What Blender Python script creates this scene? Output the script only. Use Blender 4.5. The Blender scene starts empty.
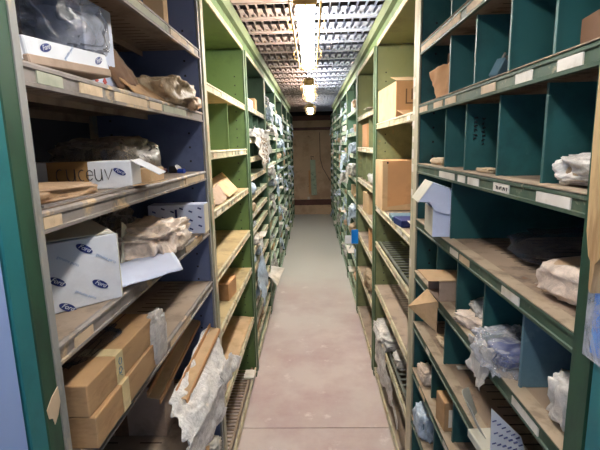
import bpy, bmesh, math, random
from math import sin, cos, pi, radians as R
from mathutils import Vector, Matrix, noise, Euler

scene = bpy.context.scene
COL = scene.collection

# ------------------------------------------------------------------ camera
cam_d = bpy.data.cameras.new('camera')
cam = bpy.data.objects.new('camera', cam_d)
COL.objects.link(cam)
FWD = Vector((-0.03063624, 0.98326577, -0.17958245))
RGT = Vector((0.999387, 0.02708799, -0.02217794))
UPV = Vector((0.01694228, 0.18015181, 0.9834929))
cam.matrix_world = Matrix(((RGT.x, UPV.x, -FWD.x, 0), (RGT.y, UPV.y, -FWD.y, 0), (RGT.z, UPV.z, -FWD.z, 1.5), (0, 0, 0, 1)))
cam_d.sensor_fit = 'HORIZONTAL'
cam_d.sensor_width = 36
cam_d.lens = 438.96 / 600 * 36
cam_d.clip_start = 0.02
scene.camera = cam

# ------------------------------------------------------------------ light
TUBE = 38.0          # emission of the fluorescent tubes
world = bpy.data.worlds.new('world')
scene.world = world
world.use_nodes = True
bg = world.node_tree.nodes['Background']
bg.inputs[0].default_value = (0.55, 0.70, 1.0, 1)
bg.inputs[1].default_value = 0.38
scene.view_settings.view_transform = 'Standard'
scene.view_settings.look = 'None'
scene.view_settings.exposure = 0.88
scene.view_settings.gamma = 1
scene.view_settings.use_curve_mapping = False
scene.cycles.use_denoising = True
scene.cycles.max_bounces = 8
scene.cycles.transparent_max_bounces = 12
LAMP_Z = 2.03
LAMP_Y = (-0.55, 1.76, 4.07, 6.5)

# ------------------------------------------------------------------ materials
def lin(c):
    return tuple(((v / 255) / 12.92 if v / 255 <= 0.04045 else ((v / 255 + 0.055) / 1.055) ** 2.4) for v in c) + (1,)

MATS = {}
def mat(name, base, worn=None, scale=8, lo=0.5, hi=0.65, rough=0.55, metal=0.0, bump=0.0, worn2=None, scale2=30, lo2=0.6, hi2=0.7,
        slots=None, stretch=(1, 1, 1), coord='Object', spec=0.5):
    if name in MATS:
        return MATS[name]
    m = bpy.data.materials.new(name)
    m.use_nodes = True
    nt = m.node_tree
    N, K = nt.nodes, nt.links
    b = N['Principled BSDF']
    b.inputs['Roughness'].default_value = rough
    b.inputs['Metallic'].default_value = metal
    b.inputs['Specular IOR Level'].default_value = spec
    tc = N.new('ShaderNodeTexCoord')
    mp = N.new('ShaderNodeMapping')
    mp.inputs['Scale'].default_value = stretch
    K.new(tc.outputs[coord], mp.inputs[0])
    cur = None
    rgb = N.new('ShaderNodeRGB')
    rgb.outputs[0].default_value = lin(base)
    cur = rgb.outputs[0]
    # gentle overall tone variation
    nz = N.new('ShaderNodeTexNoise')
    nz.inputs['Scale'].default_value = scale * 0.6
    nz.inputs['Detail'].default_value = 6
    K.new(mp.outputs[0], nz.inputs[0])
    hs = N.new('ShaderNodeHueSaturation')
    mr = N.new('ShaderNodeMapRange')
    mr.inputs[1].default_value = 0.3
    mr.inputs[2].default_value = 0.7
    mr.inputs[3].default_value = 0.86
    mr.inputs[4].default_value = 1.12
    K.new(nz.outputs[0], mr.inputs[0])
    K.new(mr.outputs[0], hs.inputs['Value'])
    K.new(cur, hs.inputs['Color'])
    cur = hs.outputs[0]
    def layer(cur, color, sc, lo, hi):
        n = N.new('ShaderNodeTexNoise')
        n.inputs['Scale'].default_value = sc
        n.inputs['Detail'].default_value = 8
        n.inputs['Roughness'].default_value = 0.65
        K.new(mp.outputs[0], n.inputs[0])
        r = N.new('ShaderNodeMapRange')
        r.inputs[1].default_value = lo
        r.inputs[2].default_value = hi
        K.new(n.outputs[0], r.inputs[0])
        x = N.new('ShaderNodeMixRGB')
        K.new(r.outputs[0], x.inputs[0])
        K.new(cur, x.inputs[1])
        x.inputs[2].default_value = lin(color)
        return x.outputs[0]
    if worn:
        cur = layer(cur, worn, scale, lo, hi)
    if worn2:
        cur = layer(cur, worn2, scale2, lo2, hi2)
    if slots:   # punched slots in a shelf plate: rows along Y, a band along X
        (period, width, bands, dark) = slots
        sp = N.new('ShaderNodeSeparateXYZ')
        K.new(tc.outputs['Object'], sp.inputs[0])
        def M(op, a, b=None):
            q = N.new('ShaderNodeMath')
            q.operation = op
            for i, v in enumerate((a, b)):
                if v is None: continue
                if isinstance(v, (int, float)): q.inputs[i].default_value = v
                else: K.new(v, q.inputs[i])
            return q.outputs[0]
        fy = M('FRACT', M('DIVIDE', sp.outputs[1], period))
        my = M('LESS_THAN', fy, width)
        ax = M('ABSOLUTE', sp.outputs[0])
        mx = None
        for (p, q) in bands:
            e = M('MULTIPLY', M('GREATER_THAN', ax, p), M('LESS_THAN', ax, q))
            mx = e if mx is None else M('ADD', mx, e)
        mk = M('MULTIPLY', my, mx)
        x = N.new('ShaderNodeMixRGB')
        K.new(mk, x.inputs[0])
        K.new(cur, x.inputs[1])
        x.inputs[2].default_value = lin(dark)
        cur = x.outputs[0]
    K.new(cur, b.inputs['Base Color'])
    if bump:
        bn = N.new('ShaderNodeTexNoise')
        bn.inputs['Scale'].default_value = scale * 3
        bn.inputs['Detail'].default_value = 5
        K.new(mp.outputs[0], bn.inputs[0])
        bp = N.new('ShaderNodeBump')
        bp.inputs['Strength'].default_value = bump
        bp.inputs['Distance'].default_value = 0.01
        K.new(bn.outputs[0], bp.inputs['Height'])
        K.new(bp.outputs[0], b.inputs['Normal'])
    MATS[name] = m
    return m

def plastic(name, color, alpha=0.5, rough=0.18, scale=25, bump=0.6):
    """thin crinkled film: partly see-through, partly glossy"""
    if name in MATS:
        return MATS[name]
    m = bpy.data.materials.new(name)
    m.use_nodes = True
    nt = m.node_tree
    N, K = nt.nodes, nt.links
    b = N['Principled BSDF']
    b.inputs['Base Color'].default_value = lin(color)
    b.inputs['Roughness'].default_value = rough
    b.inputs['Specular IOR Level'].default_value = 0.8
    tc = N.new('ShaderNodeTexCoord')
    n = N.new('ShaderNodeTexNoise')
    n.inputs['Scale'].default_value = scale
    n.inputs['Detail'].default_value = 6
    n.inputs['Roughness'].default_value = 0.7
    n.inputs['Distortion'].default_value = 1.0
    K.new(tc.outputs['Object'], n.inputs[0])
    bp = N.new('ShaderNodeBump')
    bp.inputs['Strength'].default_value = bump
    bp.inputs['Distance'].default_value = 0.01
    K.new(n.outputs[0], bp.inputs['Height'])
    K.new(bp.outputs[0], b.inputs['Normal'])
    mr = N.new('ShaderNodeMapRange')
    mr.inputs[1].default_value = 0.38
    mr.inputs[2].default_value = 0.66
    mr.inputs[3].default_value = max(0.02, alpha - 0.28)
    mr.inputs[4].default_value = min(1, alpha + 0.15)
    K.new(n.outputs[0], mr.inputs[0])
    lw = N.new('ShaderNodeLayerWeight')      # film looks denser where seen edge-on
    lw.inputs['Blend'].default_value = 0.35
    ad = N.new('ShaderNodeMath'); ad.operation = 'MULTIPLY_ADD'; ad.use_clamp = True
    K.new(lw.outputs['Facing'], ad.inputs[0]); ad.inputs[1].default_value = 0.45
    K.new(mr.outputs[0], ad.inputs[2])
    mr = ad
    K.new(mr.outputs[0], b.inputs['Alpha'])
    MATS[name] = m
    return m

def emis(name, color, strength):
    m = bpy.data.materials.new(name)
    m.use_nodes = True
    b = m.node_tree.nodes['Principled BSDF']
    b.inputs['Base Color'].default_value = (0.9, 0.9, 0.9, 1)
    b.inputs['Emission Color'].default_value = color
    b.inputs['Emission Strength'].default_value = strength
    return m

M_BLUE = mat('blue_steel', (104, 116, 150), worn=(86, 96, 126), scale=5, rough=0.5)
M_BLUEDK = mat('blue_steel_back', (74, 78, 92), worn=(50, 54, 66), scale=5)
M_GREEN = mat('green_steel', (100, 130, 76), worn=(80, 106, 64), scale=4, worn2=(170, 165, 130), scale2=22, lo2=0.68, hi2=0.75)
M_GREEN2 = mat('mid_green_steel', (62, 92, 72), worn=(48, 76, 60), scale=4)
M_TEAL = mat('teal_steel', (40, 92, 92), worn=(32, 74, 74), scale=6, rough=0.5, worn2=(60, 105, 105), scale2=14, lo2=0.62, hi2=0.8)
M_OLIVE = mat('olive_steel', (134, 142, 100), worn=(106, 114, 80), scale=5, worn2=(176, 140, 90), scale2=12, lo2=0.62, hi2=0.72)
M_PALEGR = mat('pale_green_steel', (96, 130, 108), worn=(70, 102, 86), scale=5)
M_PALEBLUE = mat('grey_blue_steel', (92, 124, 138), worn=(74, 104, 120), scale=8, worn2=(120, 148, 155), scale2=20)
M_SHELF_TAN = mat('dusty_shelf_plate', (166, 148, 130), worn=(130, 116, 104), scale=9, rough=0.75, slots=(0.036, 0.16, [(0.10, 0.17), (0.24, 0.31)], (70, 52, 42)))
M_SHELF_BR = mat('dusty_brown_shelf_plate', (158, 138, 118), worn=(112, 96, 82), scale=12, rough=0.8, worn2=(150, 96, 60), scale2=26, lo2=0.62, hi2=0.72,
                 slots=(0.036, 0.16, [(0.09, 0.16), (0.22, 0.29)], (74, 60, 48)))
M_SHELF_CREAM = mat('cream_dust_shelf_plate', (188, 168, 124), worn=(150, 132, 98), scale=8, rough=0.75)
M_SHELF_GRN = mat('green_shelf_plate', (150, 160, 130), worn=(110, 128, 100), scale=8, rough=0.7)
M_LIP_GREY = mat('worn_grey_shelf_edge', (144, 136, 130), worn=(118, 108, 100), scale=14, rough=0.6, worn2=(196, 170, 136), scale2=9, lo2=0.55, hi2=0.62)
M_LIP_CREAM = mat('cream_shelf_edge', (200, 190, 158), worn=(150, 142, 112), scale=14, worn2=(110, 120, 80), scale2=22, lo2=0.6, hi2=0.66)
M_LIP_GREEN = mat('dark_green_shelf_edge', (62, 86, 68), worn=(92, 104, 84), scale=12, worn2=(150, 146, 120), scale2=30, lo2=0.62, hi2=0.7)
M_LEDGE = mat('dusty_ledge', (176, 158, 134), worn=(140, 124, 104), scale=18, rough=0.8)
M_LIP_PALE = mat('pale_green_shelf_edge', (172, 192, 168), worn=(120, 148, 126), scale=14)
M_POST_GREY = mat('worn_grey_post', (150, 150, 146), worn=(120, 118, 112), scale=12, worn2=(188, 172, 148), scale2=10, lo2=0.55, hi2=0.62, stretch=(1, 1, 0.35))
M_POST_CREAM = mat('worn_cream_post', (198, 190, 164), worn=(140, 148, 112), scale=9, worn2=(206, 196, 170), scale2=16, lo2=0.55, hi2=0.6, stretch=(1, 1, 0.3))
M_POST_GREEN = mat('green_post', (90, 116, 82), worn=(66, 90, 64), scale=9, worn2=(196, 190, 160), scale2=20, lo2=0.64, hi2=0.7, stretch=(1, 1, 0.3))
M_POST_DKG = mat('dark_green_post', (44, 82, 62), worn=(34, 60, 48), scale=7, worn2=(140, 140, 96), scale2=10, lo2=0.64, hi2=0.72, stretch=(1, 1, 0.4), rough=0.4)
M_POST_TEAL = mat('teal_post', (40, 118, 124), worn=(34, 98, 106), scale=4, rough=0.35)
M_FASCIA = mat('green_top_rail', (106, 118, 84), worn=(80, 92, 62), scale=7, worn2=(110, 80, 50), scale2=20, lo2=0.66, hi2=0.7, stretch=(1, .4, 1))
M_FASCIADK = mat('dark_green_top_rail', (92, 118, 68), worn=(60, 78, 46), scale=7)
M_LAV = mat('lavender_blue_panel', (150, 176, 228), worn=(138, 160, 214), scale=3, rough=0.45)
M_CARD = mat('cardboard', (184, 148, 106), worn=(164, 128, 90), scale=10, rough=0.85, stretch=(1, 1, 3))
M_CARD2 = mat('light_cardboard', (206, 174, 134), worn=(188, 156, 116), scale=10, rough=0.85)
M_CARD3 = mat('orange_cardboard', (208, 158, 110), worn=(190, 142, 98), scale=6, rough=0.8)
M_CARDDK = mat('dark_cardboard', (120, 90, 66), worn=(92, 68, 52), scale=10, rough=0.9)
M_CARDIN = mat('grey_brown_cardboard', (172, 150, 132), worn=(152, 132, 114), scale=10, rough=0.9)
M_WHITE = mat('white_carton_board', (222, 226, 232), worn=(206, 210, 216), scale=5, rough=0.6)
M_WHITE2 = mat('off_white_carton_board', (214, 212, 196), worn=(198, 194, 176), scale=5, rough=0.7)
M_WHITEBL = mat('bluish_white_board', (206, 216, 240), worn=(196, 204, 230), scale=5, rough=0.55)
M_TAPE = mat('brown_tape', (150, 116, 74), worn=(168, 136, 90), scale=12, rough=0.25)
M_TAPEW = mat('masking_tape', (214, 196, 150), worn=(196, 178, 134), scale=30, rough=0.6)
M_LABEL = mat('paper_label', (226, 220, 208), worn=(204, 196, 180), scale=16, rough=0.7)
M_LABELC = mat('cream_label', (214, 190, 158), worn=(190, 166, 134), scale=16, rough=0.7)
M_LABELG = mat('grey_green_label', (176, 178, 158), worn=(156, 160, 140), scale=16, rough=0.7)
M_INK = mat('black_ink', (24, 24, 30), rough=0.5)
M_NAVY = mat('navy_print', (24, 44, 110), rough=0.5)
M_PALEINK = mat('pale_blue_print', (150, 172, 202), rough=0.6)
M_RED = mat('red_print', (200, 60, 50), rough=0.5)
M_REDDK = mat('dark_red_rubber', (96, 30, 30), rough=0.5)
M_BLACK = mat('black_rubber', (22, 22, 26), rough=0.4)
M_BLUEP = mat('blue_plastic', (34, 70, 170), rough=0.3)
M_CYAN = mat('cyan_blue_print', (14, 130, 225), worn=(60, 170, 230), scale=6, rough=0.3)
M_PARCEL = mat('brown_paper_parcel', (196, 164, 130), worn=(164, 132, 102), scale=10, rough=0.55, bump=0.5)
M_PARCEL2 = mat('crumpled_tan_wrap', (170, 148, 118), worn=(126, 104, 80), scale=14, rough=0.5, bump=0.8)
M_GALV = mat('galvanised_steel', (196, 204, 226), worn=(158, 164, 188), scale=6, rough=0.4, metal=0.25)
M_GALV_DIM = mat('galvanised_steel_dim_side', (160, 142, 134), worn=(122, 104, 98), scale=6, rough=0.5, metal=0.1)  # dim half of the galvanised ceiling, its shade put into the colour
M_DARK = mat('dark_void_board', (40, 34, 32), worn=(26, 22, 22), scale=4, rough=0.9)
M_CREAM = mat('yellowed_enamel', (216, 178, 104), worn=(170, 124, 64), scale=14, rough=0.4, worn2=(110, 70, 40), scale2=25, lo2=0.64, hi2=0.7)
M_WOOD = mat('raw_wood', (196, 166, 118), worn=(160, 126, 84), scale=7, rough=0.75, stretch=(6, 6, 0.8), worn2=(120, 86, 54), scale2=5, lo2=0.62, hi2=0.68)
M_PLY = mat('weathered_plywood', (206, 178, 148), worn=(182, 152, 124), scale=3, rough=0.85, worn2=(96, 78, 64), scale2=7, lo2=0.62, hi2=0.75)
M_REDWOOD = mat('red_brown_board', (96, 56, 46), worn=(74, 42, 36), scale=6)
P_CLEAR = plastic('clear_film', (225, 228, 236), 0.24, 0.08, scale=12, bump=0.9)
P_DUSTY = plastic('dusty_film', (150, 140, 126), 0.5, 0.3)
P_MILKY = plastic('milky_film', (226, 222, 216), 0.68, 0.18)
P_GREY = plastic('smoky_film', (84, 92, 110), 0.2, 0.08, scale=9, bump=1.0)
P_BUBBLE = plastic('bubble_film', (250, 248, 246), 0.78, 0.2, scale=70, bump=0.35)
P_TANBAG = plastic('tan_translucent_bag', (244, 224, 206), 0.8, 0.25)
P_BLUEBAG = plastic('pale_blue_film', (196, 214, 232), 0.85, 0.25)

# ------------------------------------------------------------------ mesh helpers
class MB:
    def __init__(s):
        s.v = []; s.f = []
    def box(s, x0, x1, y0, y1, z0, z1):
        n = len(s.v)
        s.v += [(x0, y0, z0), (x1, y0, z0), (x1, y1, z0), (x0, y1, z0), (x0, y0, z1), (x1, y0, z1), (x1, y1, z1), (x0, y1, z1)]
        s.f += [tuple(n + i for i in q) for q in ((0, 3, 2, 1), (4, 5, 6, 7), (0, 1, 5, 4), (1, 2, 6, 5), (2, 3, 7, 6), (3, 0, 4, 7))]
        return s
    def hexa(s, pts):
        n = len(s.v)
        s.v += [tuple(p) for p in pts]
        s.f += [tuple(n + i for i in q) for q in ((0, 3, 2, 1), (4, 5, 6, 7), (0, 1, 5, 4), (1, 2, 6, 5), (2, 3, 7, 6), (3, 0, 4, 7))]
        return s
    def prism(s, poly, y0, y1):     # poly in (x, z), extruded along y
        n = len(s.v); k = len(poly)
        s.v += [(x, y0, z) for x, z in poly] + [(x, y1, z) for x, z in poly]
        s.f += [tuple(n + i for i in range(k)), tuple(n + k + i for i in reversed(range(k)))]
        for i in range(k):
            j = (i + 1) % k
            s.f.append((n + i, n + k + i, n + k + j, n + j))
        return s
    def tube(s, pts, r, seg=8):
        pts = [Vector(p) for p in pts]
        n0 = len(s.v)
        for i, p in enumerate(pts):
            d = (pts[min(i + 1, len(pts) - 1)] - pts[max(i - 1, 0)]).normalized()
            u = d.cross(Vector((0.13, 0.21, 0.97)))
            if u.length < 1e-3: u = d.cross(Vector((1, 0, 0)))
            u.normalize(); w = d.cross(u)
            for k in range(seg):
                a = 2 * pi * k / seg
                s.v.append(tuple(p + (u * cos(a) + w * sin(a)) * r))
        for i in range(len(pts) - 1):
            for k in range(seg):
                a = n0 + i * seg + k; b = n0 + i * seg + (k + 1) % seg
                s.f.append((a, b, b + seg, a + seg))
        s.f.append(tuple(n0 + k for k in reversed(range(seg))))
        e = n0 + (len(pts) - 1) * seg
        s.f.append(tuple(e + k for k in range(seg)))
        return s
    def mesh(s, name, off=(0, 0, 0), bevel=0, smooth=False, M=None):
        me = bpy.data.meshes.new(name)
        vs = [(x - off[0], y - off[1], z - off[2]) for x, y, z in s.v]
        if M is not None:
            vs = [tuple(M @ Vector(v)) for v in vs]
        me.from_pydata(vs, [], s.f)
        bm = bmesh.new(); bm.from_mesh(me)
        bmesh.ops.recalc_face_normals(bm, faces=bm.faces)
        if bevel:
            bmesh.ops.bevel(bm, geom=list(bm.edges), offset=bevel, segments=1, affect='EDGES')
        bm.to_mesh(me); bm.free()
        if smooth:
            for p in me.polygons: p.use_smooth = True
        return me

def link(name, me, m, parent=None, kind=None):
    o = bpy.data.objects.new(name, me)
    COL.objects.link(o)
    if m: me.materials.append(m)
    if parent: o.parent = parent
    if kind: o['kind'] = kind
    return o

def tag(o, label, cat, group=None, kind=None):
    o['label'] = label; o['category'] = cat
    if group: o['group'] = group
    if kind: o['kind'] = kind
    return o

def thing(name, label, cat, loc=(0, 0, 0), rot=(0, 0, 0), group=None):
    o = bpy.data.objects.new(name, None)
    COL.objects.link(o)
    o.empty_display_size = 0.05
    o.location = loc
    o.rotation_euler = tuple(R(a) for a in rot)
    return tag(o, label, cat, group)

def part(name, mb, m, root, off=None, bevel=0, smooth=False, M=None):
    off = root.location if off is None else off
    return link(name, mb.mesh(name, off, bevel, smooth, M), m, root)

def struct(name, mb, m, bevel=0):
    return link(name, mb.mesh(name, (0, 0, 0), bevel), m, None, 'structure')

# ------------------------------------------------------------------ the setting
AX, BX = -0.391, 0.379          # aisle faces of the two racks
DEPTH = 0.42
YEND = 9.55
m_floor = mat('painted_concrete', (206, 192, 186), worn=(186, 160, 158), scale=1.6, lo=0.42, hi=0.62, rough=0.62, worn2=(228, 218, 212), scale2=7, lo2=0.6, hi2=0.74, coord='Object', bump=0.06)
# floor tone: pinker at the near end, greyer further off, shaped by noise
nt = m_floor.node_tree
bs = nt.nodes['Principled BSDF']
src = bs.inputs['Base Color'].links[0].from_socket
tc = nt.nodes.new('ShaderNodeTexCoord'); sx = nt.nodes.new('ShaderNodeSeparateXYZ'); nz = nt.nodes.new('ShaderNodeTexNoise'); nz.inputs['Scale'].default_value = 1.3; nz.inputs['Detail'].default_value = 7
nt.links.new(tc.outputs['Object'], sx.inputs[0]); nt.links.new(tc.outputs['Object'], nz.inputs[0])
ma = nt.nodes.new('ShaderNodeMath'); ma.operation = 'MULTIPLY_ADD'; nt.links.new(nz.outputs[0], ma.inputs[0]); ma.inputs[1].default_value = 3.0; nt.links.new(sx.outputs[1], ma.inputs[2])
mr_ = nt.nodes.new('ShaderNodeMapRange'); nt.links.new(ma.outputs[0], mr_.inputs[0]); mr_.inputs[1].default_value = 4.6; mr_.inputs[2].default_value = 6.8
gr = nt.nodes.new('ShaderNodeMixRGB'); nt.links.new(mr_.outputs[0], gr.inputs[0]); nt.links.new(src, gr.inputs[1]); gr.inputs[2].default_value = lin((206, 204, 196))
nt.links.new(gr.outputs[0], bs.inputs['Base Color'])
MB_f = MB().box(-1.6, 1.6, -1.5, 2.125, -0.1, 0)
MB_f.box(-1.6, 1.6, 2.131, YEND + .6, -0.1, 0)
MB_f.box(-1.6, 1.6, 2.125, 2.131, -0.1, -0.006)
struct('floor', MB_f, m_floor)
struct('wall_left', MB().box(-1.62, -1.56, -1.5, YEND + .6, 0, 2.8), M_DARK)
struct('wall_right', MB().box(1.56, 1.62, -1.5, YEND + .6, 0, 2.8), M_DARK)
struct('wall_back', MB().box(-1.6, 1.6, YEND + .3, YEND + .36, 0, 2.8), M_DARK)

# ceiling: pressed steel planks with raised lugs, dark storey above
def planks(x0, x1, m, name):
    mb = MB()
    P = 0.303
    y = 2.56 - P * 14
    while y < YEND + 0.2:
        mb.box(x0, x1, y - 0.02, y + 0.03, 2.186, 2.19)
        mb.box(x0, x1, y + 0.027, y + 0.030, 2.19, 2.24)
        mb.box(x0, x1, y + 0.10, y + 0.112, 2.20, 2.235)
        n = int((x1 - x0) / 0.048)
        for i in range(n):
            c = x0 + 0.024 + i * 0.048
            z0, z1 = 2.188, 2.192
            a, b = 0.021, 0.013
            for sx in (-1, 1):   # the two legs of a lug around its hole
                mb.hexa([(c + sx * 0.008, y - 0.02, z0), (c + sx * a, y - 0.02, z0), (c + sx * b, y - 0.09, z0), (c + sx * 0.006, y - 0.09, z0),
                         (c + sx * 0.008, y - 0.02, z1), (c + sx * a, y - 0.02, z1), (c + sx * b, y - 0.09, z1), (c + sx * 0.006, y - 0.09, z1)])
            mb.box(c - 0.013, c + 0.013, y - 0.155, y - 0.062, z0, z1)
            mb.box(c - 0.0225, c - 0.0195, y - 0.17, y - 0.02, 2.21, 2.235)
        y += P
    o = struct(name, mb, m)
    return o
planks(-0.86, -0.04, M_GALV_DIM, 'ceiling')  # dim left half, bright right half: uneven reflection painted into the plank colours
planks(-0.04, 0.86, M_GALV, 'ceiling')
struct('ceiling', MB().box(-1.6, 1.6, -1.5, YEND + .6, 2.62, 2.68), M_DARK)

# the boarded end wall
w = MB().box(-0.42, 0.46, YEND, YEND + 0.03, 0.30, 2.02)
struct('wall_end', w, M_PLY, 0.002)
struct('trim_1', MB().box(-0.42, 0.46, YEND - 0.05, YEND + 0.03, 2.0, 2.1), M_REDWOOD, 0.004)
struct('trim_2', MB().box(-0.44, 0.48, YEND - 0.04, YEND + 0.03, 0.20, 0.32), M_REDWOOD, 0.004)
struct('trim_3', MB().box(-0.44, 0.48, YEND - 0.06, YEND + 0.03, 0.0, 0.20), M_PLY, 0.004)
struct('trim_4', MB().box(-0.42, 0.46, YEND - 0.02, YEND, 1.80, 1.86), M_REDWOOD, 0.004)

# ------------------------------------------------------------------ shelving
def slat_plate(sd, X, y0, y1, zt, rows):
    """an open shelf: rails and cross slats"""
    mb = MB()
    s = sd
    def bx(d0, d1, ya, yb, za, zb):
        xs = sorted((X - s * d0 * -1, X - s * d1 * -1))
        mb.box(xs[0], xs[1], ya, yb, za, zb)
    for d in (0.02, 0.15, 0.28, 0.39):
        bx(d, d + 0.014, y0, y1, zt - 0.008, zt)
    n = int((y1 - y0) / rows)
    for i in range(n):
        y = y0 + (i + 0.5) * rows
        bx(0.02, 0.40, y, y + rows * 0.3, zt - 0.006, zt - 0.001)
    return mb

def bay(sd, k, y0, shelves, label, mats, dividers=(), slat=(), cards=None, group=None, dmat=None, divmat_special=None, stub=False, panel_near=False, topz=2.055, posts=None):
    """sd = -1 left rack, +1 right rack; y0 = inner near edge; opening is 1.0 m (0.97 for the deeper bays)"""
    X = AX if sd < 0 else BX
    s = sd
    W = mats['w']
    y1 = y0 + W
    root = thing('shelving_bay', label, 'shelving', (X, y0, 0), group=group)
    def xx(d0, d1):
        a, b = X + s * d0, X + s * d1
        return (min(a, b), max(a, b))
    def bx(mb, d0, d1, ya, yb, za, zb):
        a, b = xx(d0, d1)
        return mb.box(a, b, ya, yb, za, zb)
    pw = mats.get('pw', 0.04)
    pm = posts or (mats['post'], mats['post'])
    for (pa, pb, pmat) in ((y0 - pw, y0, pm[0]), (y1, y1 + pw, pm[1])):
        mb = MB()
        bx(mb, -0.001, 0.004, pa, pb, 0, 2.06)          # face plate
        if pb == y0: bx(mb, 0.004, 0.034, pa, pa + 0.003, 0, 2.06)
        else: bx(mb, 0.004, 0.034, pb - 0.003, pb, 0, 2.06)
        part('upright', mb, pmat, root)
        mb = MB(); bx(mb, DEPTH - 0.03, DEPTH, pa + .003, pb - .003, 0, 2.06)
        part('rear_upright', mb, pmat, root)
    pan = mats['panel']
    for (pa, pb) in ((y0 - 0.006, y0 - 0.003), (y1 + 0.003, y1 + 0.006)):
        mb = MB(); bx(mb, 0.008, DEPTH - 0.031, pa, pb, 0.03, 2.054)
        o = part('side_panel', mb, pan, root)
        if pa > y1:
            hb = MB()     # bolt holes of the panel, recessed dots
            n = int(1.9 / 0.05) if k <= 1 else 0
            for j in range(n):
                z = 0.1 + j * 0.05
                for d in (0.055, 0.34):
                    bx(hb, d - 0.0035, d + 0.0035, pa - 0.0006, pa, z - 0.0035, z + 0.0035)
            if n: part('bolt_hole', hb, M_BLACK, root)['kind'] = 'stuff'
    mb = MB(); bx(mb, DEPTH + .001, DEPTH + 0.004, y0 - 0.01, y1 + 0.01, 0.02, 2.07)
    part('back_panel', mb, mats.get('back', pan), root)
    mb = MB(); bx(mb, 0.006, DEPTH, y0, y1, topz, topz + 0.004)
    part('top_panel', mb, mats.get('top', pan), root)
    mb = MB(); bx(mb, 0.0, 0.006, y0, y1, topz - 0.012, topz + 0.012)
    part('top_rail', mb, mats.get('lip'), root)
    h = 0.033
    for i, zt in enumerate(shelves):
        if i in slat:
            o = part('shelf', slat_plate(s, X, y0 + 0.002, y1 - 0.002, zt, mats.get('slatp', 0.04)), mats.get('slatm', mats['shelf']), root)
        else:
            mb = MB(); bx(mb, 0.010, DEPTH - 0.001, y0 + 0.001, y1 - 0.001, zt - 0.003, zt)
            bx(mb, DEPTH - .006, DEPTH - 0.001, y0 + 0.001, y1 - 0.001, zt - h + .005, zt - .003)
            if not stub:
                bx(mb, 0.2, 0.205, y0 + 0.001, y1 - 0.001, zt - 0.02, zt - 0.003)
            o = part('shelf', mb, mats['shelf'], root)
        # folded front edge with a label channel
        f = MB()
        prof = [(0.0102, 0), (0.004, 0.001), (0.0, -0.003), (0.0, -0.0075), (0.003, -0.009), (0.003, -0.026), (0.0, -0.0275), (0.0005, -h), (0.0102, -h)]
        f.prism([(X + s * d, zt + q) for d, q in prof], y0 + 0.001, y1 - 0.001)
        fo = link('front_edge', f.mesh('front_edge', (X, y0, 0)), mats['lip'], o)
        if mats.get('ledge'):
            g = MB(); bx(g, -0.001, 0.030, y0 + 0.002, y1 - 0.002, zt + 0.0002, zt + 0.0022)
            link('dust_ledge', g.mesh('dust_ledge', (X, y0, 0)), mats['ledge'], o)
        if cards and i in cards:
            for (ca, cb, cm) in cards[i]:
                g = MB(); bx(g, 0.0005, 0.0028, ca, cb, zt - 0.0265, zt - 0.009)
                link('label_card', g.mesh('label_card', (X, y0, 0)), cm, o)
    for (i, ys) in dividers:
        # i: index of the shelf the dividers stand on; they reach the shelf above
        z0 = shelves[i] + 0.001
        z1 = (shelves[i - 1] - 0.035) if i > 0 else topz - 0.003
        for y in ys:
            sp = None
            if isinstance(y, tuple): y, sp = y
            mb = MB(); bx(mb, 0.020, DEPTH - 0.008, y, y + 0.0025, z0, z1)
            bx(mb, 0.018, 0.0225, y - 0.003, y + 0.005, z0, z1)
            part('divider', mb, sp or dmat or pan, root)
    return root

def auto_cards(seed, y0, y1, n, mats, minl=0.03, maxl=0.12):
    rnd = random.Random(seed)
    out = []; y = y0 + 0.03
    while y < y1 - 0.1 and len(out) < n:
        L = rnd.uniform(minl, maxl)
        if rnd.random() < 0.75:
            out.append((y, min(y + L, y1 - 0.02), rnd.choice(mats)))
        y += L + rnd.uniform(0.01, 0.12)
    return out

GL, GR = 'steel shelving bays of the left rack', 'steel shelving bays of the right rack'
L0 = [1.839, 1.622, 1.413, 1.207, 0.993, 0.583, 0.30, 0.06]
R0 = [1.829, 1.628, 1.423, 1.220, 1.022, 0.819, 0.626, 0.42, 0.22, 0.06]
L1 = [1.741, 1.484, 1.250, 0.989, 0.748, 0.42, 0.07]
R1 = [1.613, 1.130, 0.905, 0.625, 0.365, 0.065]
Y0 = 0.614
cards = {
 1: [(0.646, 0.712, M_LABELG), (0.765, 0.845, M_LABELC), (1.089, 1.175, M_LABELC), (1.19, 1.40, M_LABELG), (0.90, 1.07, M_LABELC)],
 0: [(1.3, 1.46, M_LABELC), (1.0, 1.28, M_LABELG)],
 2: [(0.618, 0.665, M_LABELC), (1.35, 1.58, M_LABELC)],
 3: [(0.66, 0.72, M_LABELC), (1.3, 1.5, M_LABELC)],
 4: [(1.1, 1.3, M_LABELC)],
}
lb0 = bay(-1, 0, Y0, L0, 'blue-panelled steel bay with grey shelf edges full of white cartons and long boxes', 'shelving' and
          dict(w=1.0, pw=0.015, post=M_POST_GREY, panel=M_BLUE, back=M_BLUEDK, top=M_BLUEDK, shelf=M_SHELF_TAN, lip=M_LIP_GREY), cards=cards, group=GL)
cards = {i: auto_cards(40 + i, 1.72, 2.68, 7, [M_LABELC, M_LABEL, M_LABELG]) for i in range(7)}
P1 = 1.614
MG = dict(w=0.96, pw=0.042, post=M_POST_GREEN, panel=M_GREEN, shelf=M_SHELF_CREAM, lip=M_LIP_CREAM, top=M_GREEN, slatm=M_SHELF_BR, slatp=0.03)
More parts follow.
